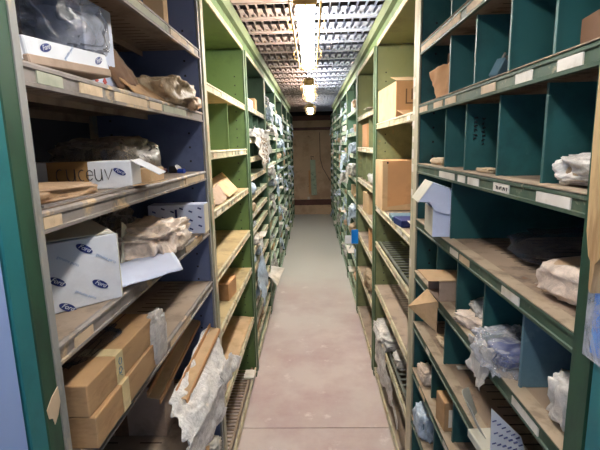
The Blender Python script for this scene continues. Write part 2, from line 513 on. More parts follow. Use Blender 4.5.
lb1 = bay(-1, 1, 1.70, L1, 'bright green steel bay with cream shelf edges, beside the blue-panelled bay', MG, dividers=[(1, [2.19])], slat=(6,), cards=cards, group=GL,
          posts=(M_POST_CREAM, M_POST_GREEN))
cards = {
 1: [(1.21, 1.30, M_LABELC), (0.955, 1.03, M_LABELC), (0.80, 0.862, M_LABEL), (0.655, 0.72, M_LABEL), (1.33, 1.42, M_LABELC), (1.50, 1.6, M_LABELC)],
 0: [(1.2, 1.6, M_LABELC), (0.9, 1.15, M_LABELC)],
 2: [(1.195, 1.335, M_LABEL), (1.112, 1.165, M_LABEL), (1.02, 1.09, M_LABEL), (0.862, 0.935, M_LABEL), (0.655, 0.755, M_LABEL)],
 3: [(1.14, 1.205, M_LABEL), (1.055, 1.125, M_LABELC), (0.79, 0.865, M_LABEL)],
 4: [(1.30, 1.38, M_LABELC), (0.69, 0.79, M_LABEL)],
 5: [(1.38, 1.42, M_LABEL), (0.9, 0.95, M_LABELC)], 6: [(1.42, 1.5, M_LABELC), (1.15, 1.2, M_LABEL)],
}
rb0 = bay(1, 0, Y0, R0, 'teal steel bay split by upright dividers with dark green shelf edges', 
          dict(w=1.0, pw=0.042, post=M_POST_DKG, panel=M_TEAL, shelf=M_SHELF_BR, lip=M_LIP_GREEN, ledge=M_LEDGE), cards=cards, group=GR,
          dividers=[(0, [1.33, 1.15, 0.95]), (1, [1.325, 1.125, 0.935, 0.765]), (2, [1.345, 1.17, 0.965, 0.775]), (3, [1.262]),
                    (4, [1.385, 1.185, 0.99, (0.80, M_PALEBLUE)]), (5, [1.275]), (6, [1.40, 1.17]), (7, [1.35, 1.1]), (8, [1.3])], posts=(M_POST_DKG, M_POST_CREAM))
cards = {i: auto_cards(60 + i, 1.72, 2.66, 7, [M_LABELC, M_LABEL]) for i in range(6)}
M_SLAT = mat('dark_steel_slat', (104, 108, 98), worn=(70, 74, 68), scale=12, rough=0.5)
MO = dict(w=0.96, pw=0.042, post=M_POST_GREEN, panel=M_OLIVE, shelf=M_SHELF_TAN, lip=M_LIP_CREAM, top=M_OLIVE, slatm=M_SLAT, slatp=0.05)
rb1 = bay(1, 1, 1.70, R1, 'olive green steel bay with slatted shelves, holding two large cartons', MO, slat=(2, 4), cards=cards, group=GR, posts=(M_POST_CREAM, M_POST_GREEN))

DEN_L = [1.75, 1.55, 1.43, 1.31, 1.185, 1.067, 0.955, 0.83, 0.70, 0.58, 0.46, 0.335, 0.21, 0.08]
DEN_L3 = [1.85, 1.71, 1.585, 1.46, 1.335, 1.214, 1.09, 0.97, 0.85, 0.725, 0.60, 0.48, 0.36, 0.24, 0.08]
R2 = [1.712, 1.47, 1.22, 0.985, 0.75, 0.44, 0.07]
R3 = [1.805, 1.60, 1.40, 1.19, 1.0, 0.815, 0.62, 0.42, 0.22, 0.07]
DEN_R = [1.88, 1.76, 1.64, 1.52, 1.40, 1.28, 1.16, 1.04, 0.92, 0.80, 0.68, 0.56, 0.44, 0.32, 0.20, 0.08]
PITCH = 1.064
ORD = ['first', 'second', 'third', 'fourth', 'fifth', 'sixth', 'seventh', 'eighth', 'ninth', 'tenth', 'eleventh', 'twelfth', 'thirteenth', 'fourteenth', 'fifteenth', 'sixteenth']
MLd = [dict(w=0.96, pw=0.046, post=M_POST_GREEN, panel=M_GREEN2, shelf=M_SHELF_GRN, lip=M_LIP_CREAM),
       dict(w=0.96, pw=0.046, post=M_POST_GREEN, panel=M_GREEN2, shelf=M_SHELF_GRN, lip=M_LIP_PALE)]
MRd = [dict(w=0.96, pw=0.046, post=M_POST_GREEN, panel=M_OLIVE, shelf=M_SHELF_TAN, lip=M_LIP_CREAM),
       dict(w=0.96, pw=0.046, post=M_POST_GREEN, panel=M_PALEGR, shelf=M_SHELF_GRN, lip=M_LIP_PALE)]
deep = []
for k in range(2, 8):
    y0 = 1.70 + PITCH * (k - 1) + 0.02
    for sd in (-1, 1):
        if sd < 0: sh = DEN_L if k == 2 else DEN_L3; m = MLd[0 if k == 2 else 1]
        else: sh = R2 if k == 2 else (R3 if k == 3 else DEN_R); m = MRd[0 if k == 2 else 1]
        side = 'left' if sd < 0 else 'right'
        rnd = random.Random(k * 7 + sd)
        cd = {i: auto_cards(k * 100 + i + sd, y0, y0 + .96, 5, [M_LABELC, M_LABEL, M_LABEL], 0.05, 0.14) for i in range(len(sh))} if k < 4 else None
        dv = []
        if sd < 0 and k <= 3: dv = [(i, [y0 + .3, y0 + .62]) for i in (1, 2, 4)]
        if sd > 0 and k == 2: dv = [(1, [y0 + .35]), (2, [y0 + .25, y0 + 0.5, y0 + 0.72])]
        if sd > 0 and k == 3: dv = [(i, [y0 + .45]) for i in (0, 2, 3, 5)]
        extra = {2: 'closely shelved', 3: 'narrow-shelved', 4: 'pale-edged', 5: 'dim', 6: 'dim', 7: 'dark end'}[k]
        if sd > 0: extra = {2: 'open olive', 3: 'pale green', 4: 'closely shelved', 5: 'dim', 6: 'dim', 7: 'dark end'}[k]
        bay(sd, k, y0, sh, f'{extra} green steel bay, {ORD[k]} along the {side} rack', m, dividers=dv, cards=cd, group=GL if sd < 0 else GR, stub=True)
        deep.append((sd, k, y0, sh))

# top beams carrying the ceiling along both racks
for sd, X, lab in ((-1, AX, 'pale green steel beam along the top of the left rack under the ceiling planks'), (1, BX, 'pale green steel beam along the top of the right rack under the ceiling planks')):
    rt = thing('top_beam', lab, 'beam', (X, 0, 2.0), group='beams above the racks')
    mb = MB()
    xs = sorted((X - sd * 0.012, X + sd * 0.006))
    mb.box(xs[0], xs[1], -0.6, 8.2, 2.125, 2.184)
    xs = sorted((X - sd * 0.012, X + sd * 0.05))
    mb.box(xs[0], xs[1], -0.6, 8.2, 2.121, 2.125)
    mb.box(xs[0], xs[1], -0.6, 8.2, 2.180, 2.184)
    part('web', mb, M_FASCIA, rt)
    mb = MB()
    xs = sorted((X + sd * 0.012, X + sd * 0.03))
    mb.box(xs[0], xs[1], -0.6, 8.2, 2.073, 2.120)
    part('packer', mb, M_FASCIADK, rt)

# units standing nearer than the first bays, next to the camera
rt = thing('steel_cabinet', 'lavender-blue steel cabinet beside the teal upright in the near corner', 'cabinet', (-0.8, 0.1, 0))
part('body', MB().box(-0.80, -0.392, 0.06, 0.524, 0.0, 2.05), M_LAV, rt, bevel=0.003)
part('door', MB().box(-0.391, -0.388, 0.07, 0.515, 0.05, 2.02), M_LAV, rt)
rt = thing('rack_frame', 'teal and dark green end frame of the left rack with torn tape', 'rack frame', (AX, 0.55, 0))
part('upright', MB().box(-0.80, AX, 0.527, 0.563, 0, 2.06), M_POST_TEAL, rt, bevel=0.002)
part('upright', MB().box(-0.80, AX, 0.5635, 0.5985, 0, 2.06), M_POST_DKG, rt, bevel=0.002)
def torn(pts, th, nrm):
    mb = MB(); n = len(pts)
    mb.v = [tuple(Vector(p)) for p in pts] + [tuple(Vector(p) + Vector(nrm) * th) for p in pts]
    mb.f = [tuple(range(n)), tuple(reversed(range(n, 2 * n)))] + [(i, (i + 1) % n, n + (i + 1) % n, n + i) for i in range(n)]
    return mb
X = AX + 0.0005
part('torn_tape', torn([(X, .566, 1.13), (X, .580, 1.142), (X, .597, 1.15), (X, .5985, 1.125), (X, .590, 1.108), (X, .580, 1.098), (X, .577, 1.110), (X, .569, 1.114)], 0.0012, (1, 0, 0)), M_LABELC, rt)

rt = thing('rack_frame', 'teal end frame beside the dark green upright on the right', 'rack frame', (BX, 0.5, 0))
part('upright', MB().box(BX, 0.80, 0.44, 0.568, 0, 2.06), M_POST_TEAL, rt, bevel=0.002)
wx = BX - .002
tag(link('wood_board', torn([(wx, .50, 2.05), (wx, .584, 2.05), (wx, .585, 1.50), (wx, .580, 1.38), (wx, .572, 1.348), (wx, .566, 1.342), (wx, .565, 1.305), (wx, .560, 1.30), (wx, .557, 1.34), (wx, .54, 1.36), (wx, .50, 1.37)], 0.016, (-1, 0, 0)).mesh('wood_board'), M_WOOD),
    'raw knotty wooden board fixed to the dark green upright', 'board')
rt = thing('document_sleeve', 'clear plastic sleeve with bright blue sheet hung on the teal frame', 'sleeve', (BX - 0.004, 0.5, 1.2))
part('sheet', MB().box(BX - .0035, BX - .0025, 0.45, 0.572, 1.212, 1.325), M_CYAN, rt)
part('pocket', MB().box(BX - .006, BX - .0015, 0.44, 0.584, 1.203, 1.335), P_CLEAR, rt, bevel=0.001)

# ------------------------------------------------------------------ fluorescent fittings
tube_m = emis('tube_glow', (1.0, 0.95, 0.89, 1), TUBE)
tube_old = emis('older_tube_glow', (1.0, 0.97, 0.94, 1), 16.0)
tube_fill = emis('added_fill_tube_glow', (1.0, 0.95, 0.9, 1), 15.0)  # for the added far fitting that brightens the end wall
def fixture(y0, label, tube_m=tube_m):
    y1 = y0 + 1.5
    rt = thing('fluorescent_fitting', label, 'ceiling light', (-0.018, y0, LAMP_Z), group='fluorescent fittings over the aisle')
    x = -0.018
    mb = MB()
    mb.box(x - 0.018, x + 0.018, y0, y1, LAMP_Z + 0.034, LAMP_Z + 0.053)
    for sx in (-1, 1):
        mb.box(x + sx * 0.060 - .004, x + sx * 0.060 + .004, y0, y1, LAMP_Z - 0.008, LAMP_Z + 0.002)
    for q in range(5):
        yy = y0 + 0.01 + q * (y1 - y0 - 0.03) / 4
        mb.box(x - 0.06, x + 0.06, yy, yy + 0.006, LAMP_Z + 0.032, LAMP_Z + 0.036)
        for sx in (-1, 1):
            mb.box(x + sx * 0.060 - .003, x + sx * 0.060 + .003, yy, yy + .006, LAMP_Z + 0.002, LAMP_Z + 0.036)
    part('housing', mb, M_CREAM, rt)
    for sx in (-1, 1):
        tb = MB().tube([(x + sx * 0.021, y0 + 0.03, LAMP_Z + .012), (x + sx * 0.021, y1 - 0.03, LAMP_Z + .012)], 0.0165, 12)
        part('tube', tb, tube_m, rt, smooth=False)
    for ya, yb in ((y0, y0 + 0.028), (y1 - 0.028, y1)):
        part('end_cap', MB().box(x - .045, x + .045, ya, yb, LAMP_Z - .01, LAMP_Z + 0.05), M_CREAM, rt, bevel=0.003)
    for yy in (y0 + 0.35, y1 - 0.45):
        for sx in (-1, 1):
            part('clip', MB().tube([(x + sx * 0.065, yy, LAMP_Z + .05), (x + sx * 0.083, yy, LAMP_Z + .02), (x + sx * 0.080, yy + .01, LAMP_Z - .012), (x + sx * 0.062, yy + .01, LAMP_Z - .02)], 0.0022, 6), M_CREAM, rt)
    for yy in (y0 + 0.2, y1 - 0.2):
        part('hanger', MB().tube([(x, yy, LAMP_Z + .053), (x, yy, 2.19)], 0.003, 6), M_BLACK, rt)
fixture(LAMP_Y[0], 'twin-tube fluorescent fitting above the near end of the aisle', tube_old)
fixture(LAMP_Y[1], 'large bright twin-tube fluorescent fitting with yellowed rim hanging over the aisle')
fixture(LAMP_Y[2], 'smaller glowing fluorescent fitting further down the aisle')

fixture(LAMP_Y[3], 'small weak fluorescent fitting added to brighten the end wall', tube_fill)  # lamp added to light the boarded end wall and far floor

# ------------------------------------------------------------------ goods: builders
def xf_mesh(o, M):
    o.data.transform(M)

def carton(label, loc, dims, rot=(0, 0, 0), m=None, group=None, open_dir=None, flaps=(), tape=None, inner=None, name='carton', cat='box', seam=True, off=0.0):
    """dims (x, y, z) of the box as it stands; root at bottom centre. open_dir one of None '+z' '+x' '-x' '-y'; flaps = [(edge, angle, length)]"""
    m = m or M_CARD
    rt = thing(name, label, cat, loc, rot, group)
    dx, dy, dz = dims
    t = 0.0025
    if open_dir is None:
        mb = MB().box(-dx / 2, dx / 2, -dy / 2, dy / 2, 0, dz)
        part('body', mb, m, rt, off=(0, 0, 0), bevel=0.0018)
        if tape:
            tm, axis = tape
            if axis == 'y':
                a = MB().box(-0.022, 0.022, -dy / 2 - 0.0006, dy / 2 + 0.0006, dz - 0.03, dz + 0.0006)
            else:
                a = MB().box(-dx / 2 - 0.0006, dx / 2 + 0.0006, -0.022, 0.022, dz - 0.03, dz + 0.0006)
            part('tape', a, tm, rt, off=(0, 0, 0))
        return rt
    # build opening upwards then turn
    Ms = {'+z': (Matrix.Identity(4), (dx, dy, dz)),
          '+x': (Matrix.Rotation(R(90), 4, 'Y'), (dz, dy, dx)),
          '-x': (Matrix.Rotation(R(-90), 4, 'Y'), (dz, dy, dx)),
          '-y': (Matrix.Rotation(R(90), 4, 'X'), (dx, dz, dy))}
    RM, (a, b, c) = Ms[open_dir]
    M = Matrix.Translation((0, 0, dz / 2)) @ RM @ Matrix.Translation((0, 0, -c / 2))
    mb = MB()
    mb.box(-a / 2, a / 2, -b / 2, b / 2, 0, t)
    mb.box(-a / 2, -a / 2 + t, -b / 2, b / 2, t, c)
    mb.box(a / 2 - t, a / 2, -b / 2, b / 2, t, c)
    mb.box(-a / 2 + t, a / 2 - t, -b / 2, -b / 2 + t, t, c)
    mb.box(-a / 2 + t, a / 2 - t, b / 2 - t, b / 2, t, c)
    part('body', mb, m, rt, off=(0, 0, 0), M=M)
    for (e, ang, ln) in flaps:
        A = R(ang)   # 0 lies closed over the opening, 90 stands up, 180 points straight out, 250 hangs down outside
        if e in ('+a', '-a'):
            sg = 1 if e == '+a' else -1
            p0 = Vector((sg * a / 2, 0, c)); dirv = Vector((-sg * cos(A), 0, sin(A))); w = Vector((0, b / 2 - .001, 0))
        else:
            sg = 1 if e == '+b' else -1
            p0 = Vector((0, sg * b / 2, c)); dirv = Vector((0, -sg * cos(A), sin(A))); w = Vector((a / 2 - .001, 0, 0))
        nn = dirv.cross(w).normalized() * 0.0012
        q = [p0 - w, p0 + w, p0 + w * 0.97 + dirv * ln, p0 - w * 0.97 + dirv * ln]
        fb = MB().hexa([v - nn for v in q] + [v + nn for v in q])
        part('flap', fb, inner or m, rt, off=(0, 0, 0), M=M)
    return rt

def blob_mesh(name, dims, seed, crumple=0.25, sub=4, flat=True, fr=3.0, box=0.55):
    bm = bmesh.new()
    bmesh.ops.create_icosphere(bm, subdivisions=sub, radius=1)
    rs = Vector((seed * 3.17, seed * 1.31, seed * 0.77))
    for v in bm.verts:
        c = v.co.copy()
        c = Vector([math.copysign(abs(q) ** box, q) for q in c])
        p = v.co * fr + rs
        n = 0.0
        q = Vector((p.x * 0.55, p.y, p.z * 0.8))
        w = noise.noise_vector(q * 0.7 + rs) * 0.6
        n += (1 - abs(noise.noise(q * 0.8 + w)) * 2.2) * 0.62
        n += (1 - abs(noise.noise(q * 1.9 + w * 2 + rs)) * 2.4) * 0.24
        n += (1 - abs(noise.noise(q * 4.2 + w)) * 2.4) * 0.07
        c *= 1 + crumple * (n - 0.5)
        c = Vector((c.x * dims[0] / 2, c.y * dims[1] / 2, c.z * dims[2] / 2 + dims[2] / 2))
        if flat and c.z < dims[2] * 0.10:
            c.z = dims[2] * 0.10 * 0.3 + (c.z if c.z > 0 else 0) * 0.05
        v.co = c
    zmin = min(v.co.z for v in bm.verts)
    for v in bm.verts: v.co.z -= zmin
    me = bpy.data.meshes.new(name)
    bm.to_mesh(me); bm.free()
    for p in me.polygons: p.use_smooth = True
    return me

def bag(label, loc, dims, m, seed, rot=(0, 0, 0), name='plastic_bag', cat='bag', crumple=0.35, sub=4, group=None, box=0.6, fr=2.4, content=None):
    me = blob_mesh(name, dims, seed, crumple, sub, fr=fr, box=box)
    o = link(name, me, m)
    o.location = loc; o.rotation_euler = tuple(R(a) for a in rot)
    tag(o, label, cat, group)
    if content:
        cm, sc = content
        d2 = tuple(d * sc for d in dims)
        c = link('contents', blob_mesh('contents', d2, seed + 9, 0.2, 3, fr=2), cm, o)
        c.location = (0, 0, dims[2] * 0.08)
    return o

def sheet_mesh(name, c00, c10, c11, c01, nu=16, nv=16, amp=0.004, seed=1, fr=20, bend=None, th=0.0015, ragged=0.0, curl=(0, 0, 0)):
    """curved sheet between four corners (world); th thickness"""
    c00, c10, c11, c01 = map(Vector, (c00, c10, c11, c01))
    nrm = (c10 - c00).cross(c01 - c00).normalized()
    rs = Vector((seed * 2.3, seed * 5.1, seed))
    vs = []
    for j in range(nv + 1):
        for i in range(nu + 1):
            u, v = i / nu, j / nv
            if ragged:
                u = u + (noise.noise(Vector((v * 6, seed, 0))) * ragged if i in (0, nu) else 0)
                v = v + (noise.noise(Vector((u * 6, seed + 5, 0))) * ragged if j in (0, nv) else 0)
            p = c00 * (1 - u) * (1 - v) + c10 * u * (1 - v) + c11 * u * v + c01 * (1 - u) * v
            q = p * fr + rs
            h = (noise.noise(q) + 0.5 * noise.noise(q * 2.7) + (0.5 - abs(noise.noise(q * 1.4 + rs)) * 1.5)) * amp
            p = p + nrm * h
            if bend: p = p + Vector(bend) * (sin(pi * u) if True else 0)
            p = p + Vector(curl) * (v * v)
            vs.append(p)
    n = len(vs)
    mb = MB()
    mb.v = [tuple(p + nrm * th / 2) for p in vs] + [tuple(p - nrm * th / 2) for p in vs]
    W = nu + 1
    for j in range(nv):
        for i in range(nu):
            a = j * W + i
            mb.f.append((a, a + 1, a + W + 1, a + W))
            mb.f.append((n + a, n + a + W, n + a + W + 1, n + a + 1))
    def side(ids):
        for a, b in zip(ids, ids[1:]): mb.f.append((a, n + a, n + b, b))
    side(list(range(W))); side([i * W + nu for i in range(nv + 1)])
    side(list(reversed([nv * W + i for i in range(W)]))); side(list(reversed([i * W for i in range(nv + 1)])))
    return mb

def sheet(label, pts, m, name='cardboard_sheet', cat='cardboard', group=None, **kw):
    base = min((Vector(p) for p in pts), key=lambda p: p.z)
    mb = sheet_mesh(name, *pts, **kw)
    o = link(name, mb.mesh(name, base, smooth=True), m)
    o.location = base
    return tag(o, label, cat, group)

def text_mesh(s, size, shear=0.0, ext=0.0006, spacing=1.0):
    cu = bpy.data.curves.new('lettering', 'FONT')
    cu.body = s; cu.size = size; cu.shear = shear; cu.extrude = ext
    cu.align_x = 'CENTER'; cu.align_y = 'CENTER'; cu.space_character = spacing
    o = bpy.data.objects.new('lettering_tmp', cu)
    COL.objects.link(o)
    dg = bpy.context.evaluated_depsgraph_get()
    me = bpy.data.meshes.new_from_object(o.evaluated_get(dg))
    bpy.data.objects.remove(o); bpy.data.curves.remove(cu)
    me.name = 'lettering'
    return me

OVAL_TXT = text_mesh('Ford', 0.017, 0.35, 0.0004)
GEN_TXT = text_mesh('genuine parts', 0.0125, 0.0, 0.0003)
def oval_mesh(a, b, t):
    mb = MB(); n = 28
    mb.v = [(a * cos(2 * pi * i / n), b * sin(2 * pi * i / n), 0) for i in range(n)] + [(a * cos(2 * pi * i / n), b * sin(2 * pi * i / n), t) for i in range(n)]
    mb.f = [tuple(reversed(range(n))), tuple(range(n, 2 * n))] + [(i, (i + 1) % n, n + (i + 1) % n, n + i) for i in range(n)]
    return mb
def face_frame(origin, ux, uy):
    """matrix with local x = ux, y = uy, z = outwards"""
    ux = Vector(ux).normalized(); uy = Vector(uy).normalized(); n = ux.cross(uy).normalized()
    return Matrix(((ux.x, uy.x, n.x, origin[0]), (ux.y, uy.y, n.y, origin[1]), (ux.z, uy.z, n.z, origin[2]), (0, 0, 0, 1)))
def emblem(parent, F, x, y, s=1.0, ang=0.0):
    """blue oval with white script; F face frame in the parent's local space"""
    M = F @ Matrix.Translation((x, y, 0.0002)) @ Matrix.Rotation(R(ang), 4, 'Z') @ Matrix.Scale(s, 4)
    a = link('oval_emblem', oval_mesh(0.0235, 0.0098, 0.0006).mesh('oval_emblem', M=M), M_NAVY, parent)
    me = oval_mesh(0.0212, 0.0083, 0.0002).mesh('oval_rim', M=M @ Matrix.Translation((0, 0, 0.0006)))
    t = OVAL_TXT.copy(); t.transform(M @ Matrix.Translation((0, 0.0008, 0.0011)))
    t.materials.clear()
    link('emblem_script', t, M_WHITE, a)
def wording(parent, F, x, y, s=1.0, ang=0.0, m=None, src=None):
    t = (src or GEN_TXT).copy(); t.materials.clear()
    t.transform(F @ Matrix.Translation((x, y, 0.0006)) @ Matrix.Rotation(R(ang), 4, 'Z') @ Matrix.Scale(s, 4))
    link('wording', t, m or M_PALEINK, parent)

def script_strokes(parent, F, strokes, w, m=None, name='handwriting'):
    mb = MB()
    for st in strokes:
        mb.tube([F @ Vector((x, y, 0.0008)) for x, y in st], w, 5)
    link(name, mb.mesh(name), m or M_INK, parent)
def arc(cx, cy, rx, ry, a0, a1, n=8):
    return [(cx + rx * cos(R(a0 + (a1 - a0) * i / n)), cy + ry * sin(R(a0 + (a1 - a0) * i / n))) for i in range(n + 1)]

# ------------------------------------------------------------------ goods: first left bay
carton('plain tan carton standing upright on the highest shelf of the blue-panelled bay', (-0.475, 1.44, 1.840), (0.06, 0.055, 0.16), (0, 0, 4), M_CARD2)
# shelf with tipped white carton
rt = carton('long white carton with blue ovals overhanging its shelf edge under clear film', (-0.452, 0.765, 1.628), (0.115, 0.235, 0.036), (4, -6, -3), M_WHITE)
part('rolled_end', MB().tube([(-.05, -.112, .018), (.052, -.112, .018)], 0.0175, 14), M_WHITE, rt, off=(0, 0, 0))
part('brown_underside', MB().box(-.058, .0605, -.12, .119, -.005, 0.010), M_CARDIN, rt, off=(0, 0, 0), bevel=0.002)
F = face_frame((0.0578, 0, 0.024), (0, 1, 0), (0, 0, 1))
emblem(rt, F, -0.07, 0.000, 0.62, 15); emblem(rt, F, 0.085, -0.002, 0.62, 20); wording(rt, F, -0.01, 0, 0.6, 35)
rt = carton('grey-white carton with two red arrows standing behind the film on the upper shelf', (-0.515, 0.985, 1.623), (0.13, 0.12, 0.178), (0, 0, -3), M_WHITEBL)
F = face_frame((0.0652, 0, 0.02), (0, 1, 0), (0, 0, 1))
for q in (-0.03, 0.005):
    mb = MB(); mb.prism([(q - .009, 0.0), (q + .009, 0.0), (q, 0.012)], -0.0008, 0.0002)
    mb.prism([(q - .004, -0.008), (q + .004, -0.008), (q + .004, 0.0), (q - .004, 0.0)], -0.0008, 0.0002)
    part('red_arrow', mb, M_RED, rt, off=(0, 0, 0), M=Matrix(((0, -1, 0, 0.0652), (1, 0, 0, 0), (0, 0, 1, 0.02), (0, 0, 0, 1))))
bag('smoky clear plastic film heaped over the long white carton', (-0.485, 0.79, 1.672), (0.17, 0.34, 0.125), P_GREY, 3, (0, 0, 4), name='plastic_film', cat='film', crumple=0.5, sub=5)
sheet('curled dark cardboard flap beside the grey-white carton', [(-.43, 1.02, 1.63), (-.44, 1.20, 1.627), (-.47, 1.17, 1.70), (-.47, 1.00, 1.725)], M_CARDDK, amp=0.006, bend=(0.0, 0, 0.02), th=0.004)
sheet('folded brown cardboard panel leaning on the upper shelf of the blue-panelled bay', [(-.405, 1.05, 1.626), (-.41, 1.38, 1.627), (-.47, 1.30, 1.668), (-.455, 1.03, 1.672)], M_CARD, amp=0.003, th=0.004)
sheet('second grey-brown cardboard panel behind the folded brown one', [(-.48, 1.10, 1.626), (-.48, 1.40, 1.627), (-.50, 1.36, 1.70), (-.49, 1.12, 1.69)], M_CARDIN, amp=0.004, th=0.004)
bag('crumpled brown paper parcel at the far end of the upper shelf', (-0.44, 1.40, 1.624), (0.13, 0.33, 0.088), M_PARCEL2, 7, (0, 0, 5), name='paper_parcel', cat='parcel', crumple=0.4)
bag('flattened tan paper bag beside the crumpled brown parcel', (-0.405, 1.515, 1.623), (0.06, 0.17, 0.045), M_PARCEL, 17, (6, 0, 8), name='paper_bag', cat='bag', crumple=0.3)

# shelf with the hand-lettered carton
bag('flat brown paper parcel against the grey upright on the lettered carton shelf', (-0.50, 0.75, 1.416), (0.17, 0.22, 0.026), M_PARCEL, 5, (0, 0, -8), name='paper_parcel', cat='parcel', crumple=0.22, box=0.45)
rt = carton('long white carton with brown tape and black handwriting on its side', (-0.515, 0.985, 1.414), (0.225, 0.085, 0.060), (0, 0, 8), M_WHITE)
F = face_frame((0, -0.0432, 0.031), (1, 0, 0), (0, 0, 1))
part('brown_tape', MB().box(-.062, .022, -.0436, .0436, -.0001, .0606), M_TAPE, rt, off=(0, 0, 0))
S = []
x = -0.036
S.append(arc(x, 0, .008, .014, 60, 300)); S.append([(x + .014, .014)] + arc(x + .022, 0, .008, .013, 180, 360) + [(x + .030, .014), (x + .031, -.012)])
S.append(arc(x + .045, 0, .007, .012, 60, 300)); S.append([(x + .054, 0)] + arc(x + .061, 0, .007, .011, 0, 320)); S.append([(x + .072, .013)] + arc(x + .079, -.001, .007, .012, 180, 360) + [(x + .086, .013), (x + .087, -.012)])
S.append([(x + .093, .012), (x + .099, -.010), (x + .109, .013)])
script_strokes(rt, F, S, 0.0011)
emblem(rt, F, 0.088, 0.006, 0.6, -28)
t9 = text_mesh('09', 0.02); wording(rt, F, -0.095, 0.008, 0.9, 0, M_PALEBLUE, t9)
for (pts, mm, nm) in ((((.112, -.043, .062), (.112, .043, .062), (.172, .036, .030), (.172, -.043, .028)), M_WHITE, 'end_flap'), (((.112, -.043, .005), (.112, .043, .005), (.175, .036, .012), (.175, -.046, .012)), M_CARD2, 'end_flap')):
    part(nm, sheet_mesh(nm, *pts, amp=0.001), mm, rt, off=(0, 0, 0))
bag('dusty transparent bag slumped behind the hand-lettered carton', (-0.56, 1.22, 1.416), (0.22, 0.28, 0.115), P_DUSTY, 11, name='plastic_bag', crumple=0.5)
carton('small tan open box beyond the hand-lettered carton', (-0.452, 1.16, 1.414), (0.08, 0.13, 0.035), (0, 0, 4), M_CARD2)
rt = thing('hose_fitting', 'black hose fitting with bright blue cap at the end of a shelf', 'hose fitting', (-0.445, 1.46, 1.415))
part('body', MB().tube([(-.03, .0, .013), (-.008, 0, .013), (0.0, -.005, .02)], 0.012, 12), M_BLACK, rt, off=(0, 0, 0))
part('cap', MB().tube([(.0, -.006, .009), (.022, -.012, .009)], 0.008, 12), M_BLUEP, rt, off=(0, 0, 0))
tag(link('rubber_hose', MB().tube([(-.55, 1.36, 1.425), (-.51, 1.42, 1.427), (-.488, 1.455, 1.425)], 0.009, 10).mesh('rubber_hose', smooth=True), M_REDDK), 'dark red rubber hose lying behind the blue-capped fitting', 'hose')
tag(link('steel_strip', MB().box(-.403, -.396, .63, 1.05, 1.4165, 1.4205).mesh('steel_strip'), M_LIP_GREY), 'thin grey steel strip lying along the edge under the hand-lettered carton', 'strip')

# shelf with the big white carton
rt = carton('big white carton with blue oval emblems turned cornerwise on its shelf', (-0.497, 0.795, 1.208), (0.205, 0.115, 0.130), (0, 0, 47), M_WHITE)
F = face_frame((0, -0.0582, 0.065), (1, 0, 0), (0, 0, 1))
for (x, y, a) in ((0.040, 0.046, -34), (-0.0125, -0.006, -34), (0.062, -0.028, -34), (-0.06, 0.045, -34), (0.0, -0.058, -34)):
    emblem(rt, F, x, y, 0.70, a)
for (x, y, a) in ((0.010, 0.028, -34), (0.078, 0.020, -34), (0.034, -0.042, -34), (-0.05, 0.0, -34)):
    wording(rt, F, x, y, 0.62, a)
part('end_panel', MB().box(.1028, .1048, -.055, .055, .002, .129), M_WHITE2, rt, off=(0, 0, 0))
part('lid_flap', sheet_mesh('lid_flap', (-.10, -.055, .133), (.10, -.055, .133), (.10, .10, .148), (-.10, .10, .148), amp=0.002), M_WHITE2, rt, off=(0, 0, 0))
sheet('curved white lid flap sticking out past the shelf edge', [(-.40, .84, 1.222), (-.485, 1.02, 1.222), (-.395, 1.14, 1.232), (-.312, 1.00, 1.216)], M_WHITEBL, name='curved_card', cat='card', amp=0.002, th=0.002, bend=(0, 0, 0.012))
bag('tan translucent plastic bag crumpled beside the big white carton', (-0.455, 1.22, 1.211), (0.16, 0.33, 0.085), P_TANBAG, 21, (0, 0, 6), crumple=0.55, sub=5)
bag('dark dusty clear bag heaped behind the tan translucent bag', (-0.635, 1.20, 1.211), (0.18, 0.30, 0.145), P_DUSTY, 23, crumple=0.55, sub=5)
sheet('pale green card wedge leaning among the bags', [(-.47, 1.02, 1.215), (-.47, 1.16, 1.215), (-.50, 1.15, 1.29), (-.48, 1.07, 1.32)], M_WHITE2, amp=0.001)
rt = carton('oblong white carton printed with rows of small blue marks', (-0.468, 1.50, 1.208), (0.19, 0.07, 0.100), (0, 0, 2), M_WHITEBL)
F = face_frame((0, -0.0353, 0.05), (1, 0, 0), (0, 0, 1))
mb = MB()
for i in range(6):
    for j in range(3):
        cx, cy = -0.075 + i * 0.031, -0.032 + j * 0.03 + (i % 2) * 0.010
        mb.hexa([F @ Vector(p) for p in ((cx - .007, cy - .001, .0001), (cx + .005, cy - .006, .0001), (cx + .007, cy - .001, .0001), (cx - .005, cy + .004, .0001),
                                         (cx - .007, cy - .001, .0006), (cx + .005, cy - .006, .0006), (cx + .007, cy - .001, .0006), (cx - .005, cy + .004, .0006))])
link('printed_marks', mb.mesh('printed_marks'), M_NAVY, rt)
part('dark_label', MB().box(-.004, .004, -.0362, -.0352, .015, .085), M_NAVY, rt, off=(0, 0, 0))
part('side_panel', MB().box(.0952, .0962, -.034, .034, .001, .099), M_WHITE2, rt, off=(0, 0, 0))

